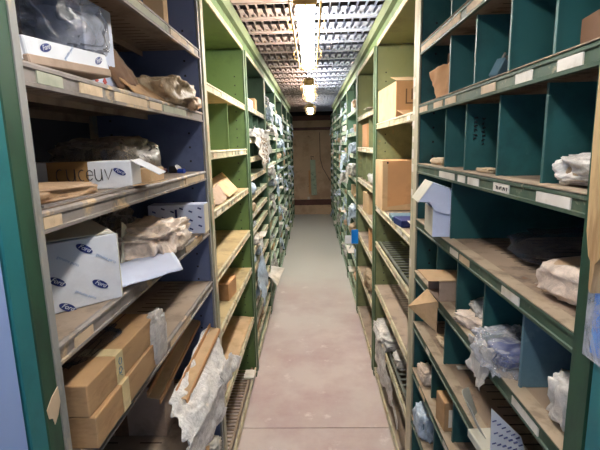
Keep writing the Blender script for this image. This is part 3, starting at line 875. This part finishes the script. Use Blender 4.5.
# shelf with two long boxes
for i, (z, lab, dx) in enumerate(((0.994, 'long brown cardboard box, lower of the taped pair', 0.006), (1.0535, 'long brown cardboard box, upper of the taped pair', 0))):
    rt = carton(lab, (-0.454 + dx, 0.822, z), (0.145, 0.32, 0.0585), (0, 0, 0.5 - i * 1.0), M_CARD, group='taped pair of long boxes')
    hx = 0.0728
    part('masking_tape', MB().box(-.0, hx + .0012, -.055, -.025, .002 if i else -.0, .0592), M_TAPEW, rt, off=(0, 0, 0))
    if i:
        F = face_frame((hx + .0014, -0.040, 0.03), (0, 1, 0), (0, 0, 1))
        script_strokes(rt, F, [arc(0, .012, .006, .007, 90, 400), arc(-.002, -.006, .006, .007, 0, 300), [(.004, -.02), (-.008, -.012), (.008, -.008)]], 0.0008, M_PALEBLUE)
    sm = MB().box(-hx, hx, -.0012, .0012, .0583, .0589) if False else MB().box(-.0015, .0015, -.16, .16, .0583, .0590)
    part('lid_seam', sm, M_CARDDK, rt, off=(0, 0, 0))
bag('crinkled clear plastic wrap around the far end of the taped boxes', (-0.379, 0.975, 0.998), (0.026, 0.07, 0.125), P_MILKY, 31, (0, 0, -9), name='plastic_wrap', cat='wrap', crumple=0.35)
bag('smoky film spread over the upper taped box', (-0.48, 0.80, 1.114), (0.12, 0.20, 0.012), P_GREY, 33, (0, 0, -9), name='plastic_film', cat='film', crumple=0.4)

# shelf with planks and bubble wrap
rt = carton('plain brown carton with dark tape standing under the shelf of long boxes', (-0.583, 1.31, 0.584), (0.20, 0.10, 0.172), (0, 0, 0), M_CARDIN)
part('dark_tape', MB().box(-.07, -.025, -.0508, .0508, -.0001, .1726), M_CARDDK, rt, off=(0, 0, 0))
for i, (a, b, lab) in enumerate((((-.50, 1.17, .775), (-.49, 1.66, .84), 'long folded tan cardboard strip, inner of the two above the bubble wrap'), ((-.430, 1.20, .755), (-.415, 1.62, .80), 'long folded tan cardboard strip, outer of the two above the bubble wrap'))):
    a, b = Vector(a), Vector(b)
    rt = thing('cardboard_strip', lab, 'cardboard', a, group='folded cardboard strips')
    w, up = Vector((0.036, 0, -0.006)), Vector((0, 0, 0.012))
    o = Vector((0, 0, 0)); L = b - a
    part('web', MB().hexa([o, w, w + L, L, o + up * .25, w + up * .25, w + L + up * .25, L + up * .25]), M_CARD2, rt, off=(0, 0, 0))
    e = Vector((0.004, 0, 0.0)); hh = Vector((0, 0, -0.014))
    part('folded_side', MB().hexa([w + hh, w + e + hh, w + L + e + hh, w + L + hh, w, w + e, w + L + e, w + L]), M_CARD3, rt, off=(0, 0, 0))
    part('folded_side', MB().hexa([o, e, L + e, L, o + up * 1.5, e + up * 1.5, L + e + up * 1.5, L + up * 1.5]), M_CARD3, rt, off=(0, 0, 0))
bw = thing('bubble_wrap', 'crumpled sheet of clear bubble wrap spilling over the shelf edge', 'bubble wrap', (-0.37, 1.3, 0.6))
part('upper_fold', sheet_mesh('upper_fold', (-.43, 1.16, .772), (-.425, 1.66, .815), (-.325, 1.56, .66), (-.345, 1.04, .70), nu=50, nv=34, amp=0.008, fr=16, seed=4, ragged=0.10), P_BUBBLE, bw, smooth=True)
part('lower_fold', sheet_mesh('lower_fold', (-.350, 1.03, .705), (-.328, 1.50, .68), (-.335, 1.44, .54), (-.356, 1.03, .60), nu=44, nv=30, amp=0.008, fr=18, seed=9, ragged=0.12), P_BUBBLE, bw, smooth=True)
part('tail', sheet_mesh('tail', (-.335, 1.40, .72), (-.326, 1.56, .72), (-.300, 1.66, .655), (-.325, 1.44, .65), nu=26, nv=20, amp=0.005, fr=18, seed=12, ragged=0.12), P_BUBBLE, bw, smooth=True)
carton('light brown cardboard box half hidden behind the bubble wrap', (-0.425, 1.42, 0.584), (0.06, 0.13, 0.085), (0, 0, 0), M_CARD2)
carton('pale flat carton on the low shelf under the bubble wrap', (-0.47, 1.45, 0.301), (0.12, 0.22, 0.05), (0, 0, 8), M_CARD2)
bag('white crumpled paper on the low shelf beside the cream upright', (-0.43, 1.55, 0.302), (0.09, 0.10, 0.05), M_LABEL, 41, name='crumpled_paper', cat='paper')

# ------------------------------------------------------------------ goods: second left bay
sheet('curved grey-brown cardboard sleeve on the green bay', [(-.41, 1.80, 1.262), (-.405, 2.05, 1.262), (-.46, 2.10, 1.325), (-.46, 1.86, 1.32)], M_CARDIN, amp=0.002, bend=(0, 0, -0.012), th=0.004)
sheet('tan corrugated cardboard sheet leaning on the green bay', [(-.40, 2.08, 1.262), (-.395, 2.32, 1.27), (-.50, 2.42, 1.36), (-.50, 2.02, 1.335)], M_CARD2, amp=0.001, th=0.004)
bag('small knotted pale rag on the shelf below the cardboard sleeve', (-0.425, 1.76, 1.2535), (0.05, 0.06, 0.045), M_LABELC, 42, name='rag', cat='rag')
carton('small orange-brown carton on a low green bay shelf', (-0.465, 2.13, 0.749), (0.10, 0.14, 0.085), (0, 0, -6), M_CARD3)
carton('flat brown cardboard box behind the small orange-brown carton', (-0.50, 2.31, 0.749), (0.12, 0.16, 0.04), (0, 0, 6), M_CARD2)
sheet('rounded cardboard sheet lying on the low green bay shelf', [(-.40, 1.76, .427), (-.40, 2.62, .430), (-.68, 2.64, .452), (-.68, 1.76, .447)], M_CARD2, amp=0.006, fr=4, th=0.004)
tag(link('paper_tag', MB().box(-.45, -.385, 2.50, 2.60, .072, .086).mesh('paper_tag', bevel=0.002), M_LABEL), 'white card lying on the bottom slatted shelf of the green bay', 'card')

# ------------------------------------------------------------------ goods: first right bay
sheet('torn orange-tan cardboard piece standing in the divided shelf', [(.392, 1.44, 1.632), (.425, 1.36, 1.632), (.425, 1.38, 1.738), (.385, 1.50, 1.722)], M_CARD3, amp=0.004, th=0.004, ragged=0.06)
sheet('dark brown cardboard piece behind the torn orange-tan one', [(.43, 1.46, 1.632), (.47, 1.42, 1.632), (.47, 1.42, 1.785), (.43, 1.46, 1.77)], M_CARDDK, amp=0.003, th=0.004)
rt = thing('electrical_connector', 'blue-grey electrical connector with springs leaning on a teal divider', 'connector', (0.428, 1.085, 1.6305), (0, 35, 30))
part('housing', MB().box(-.018, .012, -.012, .012, 0.012, .062), M_PALEBLUE, rt, off=(0, 0, 0), bevel=0.003)
for i in range(3): part('pin', MB().tube([(-.012 + i * .010, 0, .062), (-.012 + i * .010, 0, .078)], 0.003, 8), M_LIP_GREY, rt, off=(0, 0, 0))
part('clip', MB().box(.012, .020, -.008, .008, .02, .05), M_BLACK, rt, off=(0, 0, 0), bevel=0.002)
part('wire', MB().tube([(.0, 0, .062), (.015, .0, .085), (.035, .0, .085), (.05, .0, .06)], 0.002, 6), M_LIP_GREY, rt, off=(0, 0, 0))
rt = carton('small taped brown carton beside the wooden board', (0.462, 0.685, 1.631), (0.10, 0.085, 0.05), (0, 0, -8), M_CARDDK)
part('shiny_tape', MB().box(.015, .052, -.0435, .0435, .0, .0508), M_TAPE, rt, off=(0, 0, 0))
bag('small off-white wrapped part in the divided shelf near the cream upright', (0.425, 1.47, 1.427), (0.05, 0.14, 0.022), M_LABELC, 51, name='wrapped_part', cat='parcel')
bag('clear plastic bag of brown paper parts beside the wooden board', (0.475, 0.70, 1.427), (0.15, 0.135, 0.052), P_MILKY, 53, (0, 0, 12), crumple=0.28, sub=5, content=(M_PARCEL2, 0.86))
bag('scrap of tan paper on the divided shelf', (0.42, 1.07, 1.4265), (0.04, 0.08, 0.010), M_LABELC, 55, name='paper_scrap', cat='paper')
# writing on a divider
F = face_frame((0.43, 1.169, 1.53), (1, 0, 0), (0, 0, 1))
rt = rb0
mb = MB()
rnd = random.Random(5)
for row, (cx, n) in enumerate(((-0.008, 6), (0.012, 7))):
    for i in range(n):
        y = 0.028 - i * 0.0105 - row * 0.004
        for s_ in range(2):
            p = [F @ Vector((cx + rnd.uniform(-.005, .005), y + rnd.uniform(-.003, .003), .0004)) for _ in range(3)]
            mb.tube(p, 0.0016, 4)
o = link('handwriting', mb.mesh('handwriting', (BX, Y0, 0)), M_INK, [c for c in rb0.children if c.name.startswith('divider')][4 + 3])
# number on one shelf card, old stickers on the cream upright
mb = MB()
for i in range(7):
    y = 0.868 + i * 0.008
    mb.tube([(BX - .0006, y, 1.4015), (BX - .0006, y + (.003 if i % 2 else -.002), 1.408)], 0.0007, 4)
    mb.tube([(BX - .0006, y - .002, 1.408 - (i % 3) * .003), (BX - .0006, y + .004, 1.408 - (i % 3) * .003)], 0.0006, 4)
shf = [c for c in rb0.children if c.name.startswith('shelf')][2]
link('printed_number', mb.mesh('printed_number', (BX, Y0, 0)), M_INK, shf)
for (z, h_) in ((1.70, .03), (1.655, .025), (1.60, .03), (1.55, .028), (1.50, .022), (1.44, .035), (1.39, .03), (1.30, .025), (1.02, .03)):
    part('sticker', MB().box(BX - .0016, BX - .0011, 1.664, 1.694, z, z + h_), M_LABEL, rb1)
for (z, h_) in ((1.52, .06), (1.38, .05), (1.2, .08), (.92, .07)):
    part('sticker', MB().box(AX + .0011, AX + .0016, 1.664, 1.690, z, z + h_), M_LABELC, lb1)
# white open box
rt = carton('small white open-topped box with tilted flap standing on a shelf end', (0.398, 1.34, 1.2235), (0.085, 0.12, 0.085), (0, 0, -4), M_WHITEBL, open_dir='+z', inner=M_WHITEBL)
hf = 0.085
part('tilted_lid', MB().hexa([(-.085, -.062, .105), (.045, -.062, .092), (.045, .06, .092), (-.085, .06, .105), (-.045, -.062, .160), (.045, -.062, .128), (.045, .06, .128), (-.045, .06, .160)]), M_WHITEBL, rt, off=(0, 0, 0), bevel=0.001)
part('lid_side', MB().hexa([(-.0872, -.0635, .104), (-.0862, -.0635, .104), (-.0862, .061, .104), (-.0872, .061, .104), (-.0472, -.0635, .161), (-.0462, -.0635, .161), (-.0462, .061, .161), (-.0472, .061, .161)]), M_WHITE2, rt, off=(0, 0, 0))
part('tongue', sheet_mesh('tongue', (-.06, -.065, .112), (.044, -.065, .112), (.044, -.068, .082), (-.04, -.068, .080), amp=0.0005, bend=(0, 0, -0.012)), M_WHITEBL, rt, off=(0, 0, 0))
part('white_side', MB().box(-.0445, -.043, -.058, .058, .001, .084), M_WHITE2, rt, off=(0, 0, 0))
# parcels on the wide shelf
bag('plump tan plastic-wrapped parcel on the wide dusty shelf', (0.505, 0.735, 1.2235), (0.17, 0.19, 0.066), P_TANBAG, 61, (0, 0, 20), name='wrapped_parcel', cat='parcel', crumple=0.25, box=0.5, content=(M_PARCEL, 0.93))
bag('smoky dark plastic bag in shadow behind the plump tan parcel', (0.61, 0.96, 1.2235), (0.26, 0.26, 0.07), P_GREY, 63, (0, 0, 10), crumple=0.45)
# open brown carton
rt = carton('small open brown carton with flap hanging over the shelf edge', (0.425, 1.33, 1.0245), (0.105, 0.11, 0.062), (0, 0, 2), M_CARDIN, open_dir='-x', inner=M_CARD2)
part('top_flap', MB().hexa([(-.088, -.060, .066), (.05, -.056, .063), (.05, .056, .063), (-.09, .052, .070), (-.088, -.060, .068), (.05, -.056, .065), (.05, .056, .065), (-.09, .052, .072)]), M_CARD2, rt, off=(0, 0, 0))
part('hanging_flap', MB().hexa([(-.118, .045, -.052), (-.056, -.055, -.118 + .02), (-.0545, -.052, -.002), (-.0545, .052, .004), (-.120, .046, -.050), (-.058, -.055, -.096), (-.0565, -.052, 0.0), (-.0565, .052, .006)]), M_CARD2, rt, off=(0, 0, 0))
bag('thin milky plastic-wrapped part on the shelf of the open carton', (0.425, 1.09, 1.0255), (0.08, 0.13, 0.028), P_TANBAG, 65, (0, 0, 20), name='wrapped_part', cat='parcel', crumple=0.5)
bag('second milky wrapped part leaning on the teal divider', (0.455, 1.11, 1.05), (0.07, 0.10, 0.024), P_MILKY, 67, (12, -10, 0), name='wrapped_part', cat='parcel', crumple=0.5)
o = bag('clear plastic bag with dark blue part spilling over the shelf edge', (0.42, 0.900, 1.026), (0.12, 0.15, 0.060), P_CLEAR, 71, (0, -6, 0), crumple=0.6, sub=5, content=(M_NAVY, 0.62))
part('hanging_tail', sheet_mesh('hanging_tail', (.365, .99, 1.05), (.372, .86, 1.07), (.362, .90, .955), (.372, 1.0, .965), nu=24, nv=20, amp=0.008, fr=20, seed=3, ragged=0.1), P_MILKY, o, smooth=True, M=Matrix.Rotation(R(6), 4, 'Y'))
bag('white plastic bag tucked against the dark green upright', (0.438, 0.668, 1.026), (0.085, 0.085, 0.095), P_MILKY, 73, crumple=0.45)
# patterned white flap box
rt = carton('flattened white carton with printed slots hanging off a shelf', (0.405, 0.875, 0.8215), (0.10, 0.12, 0.020), (0, 0, 4), M_WHITE2)
P0_, P1_, P2_, P3_ = Vector((-.040, -.030, .020)), Vector((.050, -.045, .010)), Vector((.036, -.038, .062)), Vector((-.046, -.034, .146))
P0_, P1_, P2_, P3_ = [Vector((-.042, -.034, .08)) + (q - Vector((-.042, -.034, .08))) * .8 for q in (P0_, P1_, P2_, P3_)]
nn = (P1_ - P0_).cross(P3_ - P0_).normalized() * .0015
part('printed_panel', MB().hexa([P0_, P1_, P2_, P3_, P0_ + nn, P1_ + nn, P2_ + nn, P3_ + nn]), M_WHITE, rt, off=(0, 0, 0))
mb = MB()
for i in range(6):
    for j in range(3):
        u, v = 0.10 + i * 0.15 + (j % 2) * .05, 0.2 + j * 0.28
        for sg in (-1, 1):
            q = P0_ * (1 - u) * (1 - v) + P1_ * u * (1 - v) + P2_ * u * v + P3_ * (1 - u) * v + (nn if sg > 0 else nn * 0) + nn.normalized() * sg * .0003
            e = (P1_ - P0_).normalized() * .006 + (P3_ - P0_).normalized() * .003
            mb.tube([q - e * .7, q + e * .7], 0.0014, 5)
link('printed_marks', mb.mesh('printed_marks'), M_NAVY, rt)
part('rounded_flap', sheet_mesh('rounded_flap', (-.075, .01, .115), (-.052, .06, .125), (-.030, .06, .06), (-.045, -.02, .05), amp=0.001, bend=(-.015, 0, 0.01)), M_WHITE2, rt, off=(0, 0, 0))
tag(link('paper_strip', MB().box(.43, .475, 1.24, 1.258, .8205, .824).mesh('paper_strip'), M_LABEL), 'thin white paper strip at the foot of a teal divider', 'paper')
rt = carton('small brown carton with white address label standing low in the teal bay', (0.412, 1.255, 0.628), (0.055, 0.075, 0.095), (0, 0, 3), M_CARD)
part('address_label', MB().box(-.014, .020, -.0384, -.0374, .014, .072), M_LABEL, rt, off=(0, 0, 0))
bag('small milky wrapped part beside the brown carton on the low teal shelf', (0.41, 1.52, 0.629), (0.05, 0.11, 0.05), P_TANBAG, 75, name='wrapped_part', cat='parcel', crumple=0.5)
bag('crumpled blue and silver foil bag in the lowest visible teal compartment', (0.425, 1.50, 0.423), (0.10, 0.13, 0.10), P_BLUEBAG, 77, crumple=0.6, content=(M_PALEBLUE, 0.8), name='foil_bag')
bag('thin dusty envelope lying on the dusty shelf under the smoky bag', (0.46, 1.42, 0.8215), (0.08, 0.10, 0.012), M_LABELC, 79, name='envelope', cat='envelope')

# ------------------------------------------------------------------ goods: second right bay
rt = carton('large orange-tan carton with pale side and drooping bottom flap on the upper olive shelf', (0.492, 2.385, 1.6155), (0.20, 0.42, 0.172), (0, 0, 3), M_CARD3)
part('pale_side_panel', MB().box(-.1015, -.1003, -.209, .209, .002, .170), M_CARD2, rt, off=(0, 0, 0))
part('top_flap', MB().hexa([(-.10, -.209, .173), (.10, -.209, .173), (.10, -.08, .205), (-.10, -.08, .205), (-.10, -.209, .175), (.10, -.209, .175), (.10, -.08, .207), (-.10, -.08, .207)]), M_CARD2, rt, off=(0, 0, 0))
part('lower_flap', MB().hexa([(-.098, -.211, .035), (.098, -.211, .035), (.08, -.27, .004), (-.07, -.255, .006), (-.098, -.211, .038), (.098, -.211, .038), (.08, -.27, .007), (-.07, -.255, .009)]), M_CARD, rt, off=(0, 0, 0))
part('printed_mark', MB().box(-.055, -.049, -.2112, -.2102, .07, .135).box(-.055, .03, -.2112, -.2102, .066, .072).box(-.028, -.022, -.2112, -.2102, .085, .135).box(.000, .006, -.2112, -.2102, .085, .135).box(.024, .030, -.2112, -.2102, .07, .135), M_CARDDK, rt, off=(0, 0, 0))
rt = carton('big brown carton with taped edges filling the middle shelf of the olive bay', (0.502, 2.53, 1.134), (0.245, 0.26, 0.270), (0, 0, 0), M_CARD3)
part('edge_tape', MB().box(-.1232, -.095, -.1312, .131, .0, .2708), M_CARD2, rt, off=(0, 0, 0))
part('torn_base', MB().hexa([(-.10, -.133, .001), (.10, -.133, .001), (.10, -.1315, .045), (-.10, -.1315, .02), (-.10, -.1318, .001), (.10, -.1318, .001), (.10, -.1308, .045), (-.10, -.1308, .02)]), M_CARD2, rt, off=(0, 0, 0))
part('corner_staple', MB().box(-.100, -.092, -.1322, -.131, .255, .266), M_INK, rt, off=(0, 0, 0))
for i, (y, m_, lab, dz) in enumerate(((1.98, M_NAVY, 'flat dark blue folder on the shelf in front of the big brown carton', 0.03), (2.14, M_PALEBLUE, 'flat grey-blue tray protruding below the big brown carton', 0.02))):
    o = carton(lab, (0.47, y, 1.1315), (0.18, 0.13, dz), (0, 0, 5 - i * 8), m_, name='flat_box' if i else 'folder', cat='folder' if not i else 'tray')
carton('flat tan carton lying near the cream upright on the olive bay', (0.50, 1.80, 1.1315), (0.16, 0.15, 0.02), (0, 0, 4), M_CARD2)
tag(link('paper_sheet', sheet_mesh('paper_sheet', (.40, 1.74, 1.168), (.52, 1.74, 1.168), (.52, 1.86, 1.17), (.40, 1.86, 1.17), amp=0.001).mesh('paper_sheet'), M_LABEL), 'white paper sheet on top of the flat tan carton', 'paper')
bw = bag('grey clear plastic bag hanging from the lowest shelves of the olive bay', (0.42, 2.42, 0.369), (0.13, 0.36, 0.07), P_MILKY, 81, crumple=0.5)
part('hanging_tail', sheet_mesh('hanging_tail', (.360, 2.55, .41), (.362, 2.20, .40), (.366, 1.80, .22), (.366, 2.45, .16), nu=30, nv=24, amp=0.014, fr=10, seed=6, ragged=0.12, th=0.001), P_MILKY, bw, smooth=True)
bag('small grey crumpled rag on the slatted shelf under the wide tan shelf', (0.47, 2.12, 0.3685), (0.13, 0.16, 0.06), P_MILKY, 83, name='rag', cat='rag')

# ------------------------------------------------------------------ deeper bays
sheet_k = dict(nu=18, nv=14, th=0.0012, ragged=0.12)
bag('clear plastic bag with speckled print hanging over a shelf edge of the closely shelved bay', (-0.44, 3.02, 1.552), (0.14, 0.44, 0.06), P_MILKY, 91, crumple=0.45)
o = sheet('speckled translucent plastic wrap draped down from the top of the closely shelved bay', [(-.376, 2.80, 1.625), (-.365, 3.75, 1.615), (-.345, 3.75, 1.44), (-.345, 3.15, 1.33)], P_MILKY, name='plastic_wrap', cat='wrap', amp=0.02, fr=10, seed=22, nu=30, nv=24, th=0.001, ragged=0.15)
mb = MB(); rnd = random.Random(4)
for i in range(60):
    u, v = rnd.random(), rnd.random()
    a = Vector((-.343 + rnd.uniform(0, .004), 2.98 + .36 * u + .1 * v, 1.57 - .20 * v))
    mb.tube([a, a + Vector((0, .012, -.006))], 0.003, 5)
link('printed_specks', mb.mesh('printed_specks', o.location), M_CARDIN, o)['kind'] = 'stuff'
carton('tall light orange carton in the open olive bay of the right rack', (0.465, 3.42, 1.472), (0.13, 0.30, 0.17), (0, 0, 0), M_CARD3)
carton('tall yellowish carton standing on a lower shelf of the open olive bay', (0.455, 3.30, 0.987), (0.12, 0.22, 0.15), (0, 0, 4), M_CARD2)
carton('squat orange carton low in the open olive bay', (0.46, 3.12, 0.752), (0.12, 0.20, 0.13), (0, 0, -5), M_CARD3)
bag('crumpled brown paper heap on the lower olive bay shelf', (0.45, 3.15, 0.442), (0.14, 0.36, 0.12), M_PARCEL2, 93, name='crumpled_paper', cat='paper', crumple=0.5)
rt = thing('paper_tag', 'white tag with bright blue panel sticking out of the right rack', 'tag', (BX, 3.84, 0.68))
part('white_card', MB().box(.262, .318, 3.610, 3.614, .675, .745), M_WHITE, rt)
part('blue_card', MB().box(.316, .372, 3.604, 3.609, .675, .795), M_CYAN, rt)
part('tag_strip', MB().box(.232, .372, 3.615, 3.618, .668, .682), M_WHITE2, rt)
sheet('white paper sheet sticking out low on the left rack', [(-.41, 3.66, .40), (-.40, 3.90, .41), (-.27, 3.86, .40), (-.32, 3.60, .31)], M_LABEL, name='paper_sheet', cat='paper', amp=0.008, fr=8, nu=16, nv=12)
sheet('pale crumpled plastic sheet spilling from low shelves of the closely shelved bay', [(-.385, 2.82, .62), (-.38, 3.16, .74), (-.34, 3.14, .50), (-.345, 2.84, .42)], P_BLUEBAG, name='plastic_sheet', cat='film', amp=0.015, fr=9, nu=24, nv=20, seed=8, ragged=0.1)

BIGSPOTS = [(-1, 4.02, 1.71), (-1, 4.40, 1.585), (-1, 5.05, 1.71), (-1, 5.55, 1.46), (-1, 4.05, 1.214), (-1, 4.45, 1.09), (1, 4.05, 1.40), (1, 4.30, 1.19), (1, 5.10, 1.28), (1, 5.35, 1.04), (1, 4.10, .815)]
rnd = random.Random(11)
kinds = [
 ('plastic_bag', 'bag', lambda: rnd.choice([(P_MILKY, 'milky'), (P_BLUEBAG, 'pale blue'), (P_CLEAR, 'clear'), (P_MILKY, 'milky'), (P_BLUEBAG, 'pale blue')])),
 ('small_carton', 'box', lambda: rnd.choice([(M_CARD, 'brown'), (M_CARD2, 'tan'), (M_WHITE2, 'off-white'), (M_WHITE, 'white')])),
 ('paper_parcel', 'parcel', lambda: rnd.choice([(M_PARCEL, 'tan'), (M_PARCEL2, 'crumpled brown')])),
 ('paper_sheet', 'paper', lambda: rnd.choice([(M_LABEL, 'white'), (M_WHITEBL, 'bluish white')])),
]
blobs = [[blob_mesh('deep_blob', (1, 1, 1), 100 + i + 10 * j, 0.5, 3, fr=2.4, box=0.6) for i in range(4)] for j in range(1)][0]
for (sd, k, y0, sh) in deep:
    X = AX if sd < 0 else BX
    side = 'left' if sd < 0 else 'right'
    for i, zt in enumerate(sh):
        if zt < 0.15: continue
        if any(sd == q[0] and abs(zt - q[2]) < .02 and y0 - .1 < q[1] < y0 + 1 for q in BIGSPOTS): continue
        gap = (sh[i - 1] - 0.034 if i else 2.05) - zt
        pr = 0.55 if sd < 0 and k == 2 else (0.8 if k >= 3 else 0.45)
        used = [0.0] if not (sd > 0 and k == 2 and i in (1, 3, 4, 5)) else [9]
        if sd < 0 and k == 2 and i in (1, 2, 9): continue
        for n in range(2):
            if used[0] > 0.7 or rnd.random() > pr: continue
            kn = rnd.choices(kinds, weights=[5 if k >= 3 else 2, 2, 2, 2 if k >= 3 else 1])[0]
            mm, adj = kn[2]()
            L = rnd.uniform(0.14, 0.34); ya = y0 + 0.02 + used[0] + rnd.uniform(0, 0.08)
            if ya + L > y0 + 0.94: continue
            used[0] = ya + L - y0 + 0.02
            h = min(gap * 0.85, rnd.uniform(0.04, 0.10)); dp = rnd.uniform(0.10, 0.16)
            out = rnd.uniform(0.0, 0.035) if kn[0] != 'small_carton' else 0
            where = 'near end' if n == 0 else 'far end'
            lab = f'{adj} {kn[0].replace("_", " ")} at the {where} of the {ORD[i]} shelf from the top, {ORD[k]} bay of the {side} rack'
            lab = lab.replace(' at the near end of the', ', near end of').replace(' at the far end of the', ', far end of').replace(' from the top', ' down')
            cx = X + sd * (dp / 2 - out + 0.012)
            if kn[0] in ('plastic_bag', 'paper_parcel'):
                me = rnd.choice(blobs).copy(); me.transform(Matrix.Diagonal((dp, L, h, 1))); me.materials.clear()
                o = link(kn[0], me, mm); o.location = (cx, ya + L / 2, zt + 0.002)
                tag(o, lab, kn[1], f'goods on the deeper shelves of the {side} rack')
                if kn[0] == 'plastic_bag' and rnd.random() < 0.4:
                    e = X - sd * (0.012 + rnd.random() * .02)
                    t = sheet_mesh('hanging_fold', (e, ya + .02, zt + .03), (e, ya + L - .02, zt + .03), (e - sd * .02, ya + L * .8, zt - rnd.uniform(.05, .14)), (e - sd * .01, ya + L * .3, zt - .05), nu=12, nv=10, amp=0.012, fr=12, seed=i + k, ragged=0.12)
                    part('hanging_fold', t, mm, o)
            elif kn[0] == 'small_carton':
                carton(lab, (cx, ya + L / 2, zt + 0.001), (dp, L, h), (0, 0, rnd.uniform(-2, 2)), mm, group=f'goods on the deeper shelves of the {side} rack', name='small_carton', tape=(M_TAPE, 'y') if rnd.random() < .4 and h > 0.035 else None)
            else:
                e = X - sd * (0.02 + rnd.random() * .02)
                sheet(lab, [(X + sd * .10, ya, zt + .006), (X + sd * .10, ya + L, zt + .006), (e, ya + L, zt + .016), (e, ya, zt + .008)], mm, name='paper_sheet', cat='paper',
                      group=f'goods on the deeper shelves of the {side} rack', amp=0.003, nu=12, nv=8, curl=(0, 0, 0.0))

# larger translucent wraps bulging out over the shelf edges further down
big = [(-1, 4.02, 1.722, .34, .11, P_BLUEBAG, 'bulging pale blue bag high on the narrow-shelved bay of the left rack'),
       (-1, 4.40, 1.597, .36, .10, P_MILKY, 'bulging milky bag directly below the pale blue one high on the left rack'),
       (-1, 5.05, 1.722, .40, .11, P_BLUEBAG, 'large pale blue wrap high on the fourth bay of the left rack'),
       (-1, 5.55, 1.472, .34, .10, P_BLUEBAG, 'pale blue wrap at middle height of the fourth left rack bay'),
       (-1, 4.05, 1.226, .36, .10, P_MILKY, 'crumpled white wrap at elbow height on the narrow-shelved bay'),
       (-1, 4.45, 1.102, .30, .10, P_BLUEBAG, 'pale blue wrap at elbow height under the crumpled white one'),
       (1, 4.05, 1.412, .34, .10, P_BLUEBAG, 'pale blue wrap bulging from the pale green bay at eye level'),
       (1, 4.30, 1.202, .40, .11, P_MILKY, 'large milky wrap bulging from the pale green bay below eye level'),
       (1, 5.10, 1.292, .42, .10, P_BLUEBAG, 'large pale blue wrap on the fourth bay of the right rack'),
       (1, 5.35, 1.052, .36, .10, P_MILKY, 'milky wrap at elbow height on the fourth bay of the right rack'),
       (1, 4.10, 0.827, .34, .11, P_BLUEBAG, 'pale blue wrap low on the pale green bay of the right rack')]
for i, (sd, y, z, L, h, mm, lab) in enumerate(big):
    X = AX if sd < 0 else BX
    o = bag(lab, (X + sd * .035, y, z + .003), (.15, L, h), mm, 130 + i, crumple=0.45, name='plastic_wrap', cat='wrap', group='translucent wraps bulging from the deeper shelves')
    e = X - sd * .035
    t = sheet_mesh('hanging_fold', (e, y - L * .4, z + .05), (e, y + L * .4, z + .05), (e - sd * .015, y + L * .35, z - .09), (e - sd * .01, y - L * .2, z - .05 - (i % 3) * .03), nu=16, nv=12, amp=0.012, fr=12, seed=i + 50, ragged=0.14)
    part('hanging_fold', t, mm, o)

# things on the end wall
rt = thing('hanging_tool', 'long grey and orange tool hanging on the boarded end wall', 'tool', (0, YEND, 0.4))
part('grey_sleeve', MB().hexa([(-.03, YEND - .06, .42), (.09, YEND - .06, .42), (.09, YEND - .005, .42), (-.03, YEND - .005, .42), (-.05, YEND - .05, 1.18), (.06, YEND - .05, 1.18), (.06, YEND - .005, 1.18), (-.05, YEND - .005, 1.18)]), M_LIP_PALE, rt, bevel=0.01)
part('orange_bar', MB().box(-.085, -.05, YEND - .05, YEND - .01, .45, .95), M_CARD3, rt, bevel=0.004)
part('hook', MB().tube([(-.02, YEND - .02, 1.18), (-.03, YEND - .04, 1.26), (.03, YEND - .03, 1.24)], 0.008, 8), M_BLACK, rt)
tag(link('paper_tag', MB().box(-.12, -.07, YEND - .012, YEND - .008, .26, .38).mesh('paper_tag', bevel=0.002), M_LABEL), 'small white tag below the hanging tool on the end wall', 'tag')
tag(link('electric_cable', MB().tube([(.16, YEND - .012, 1.75), (.17, YEND - .012, 1.2), (.22, YEND - .012, 1.0), (.38, YEND - .012, .72)], 0.006, 6).mesh('electric_cable'), M_INK), 'thin dark cable running down the boarded end wall', 'cable')
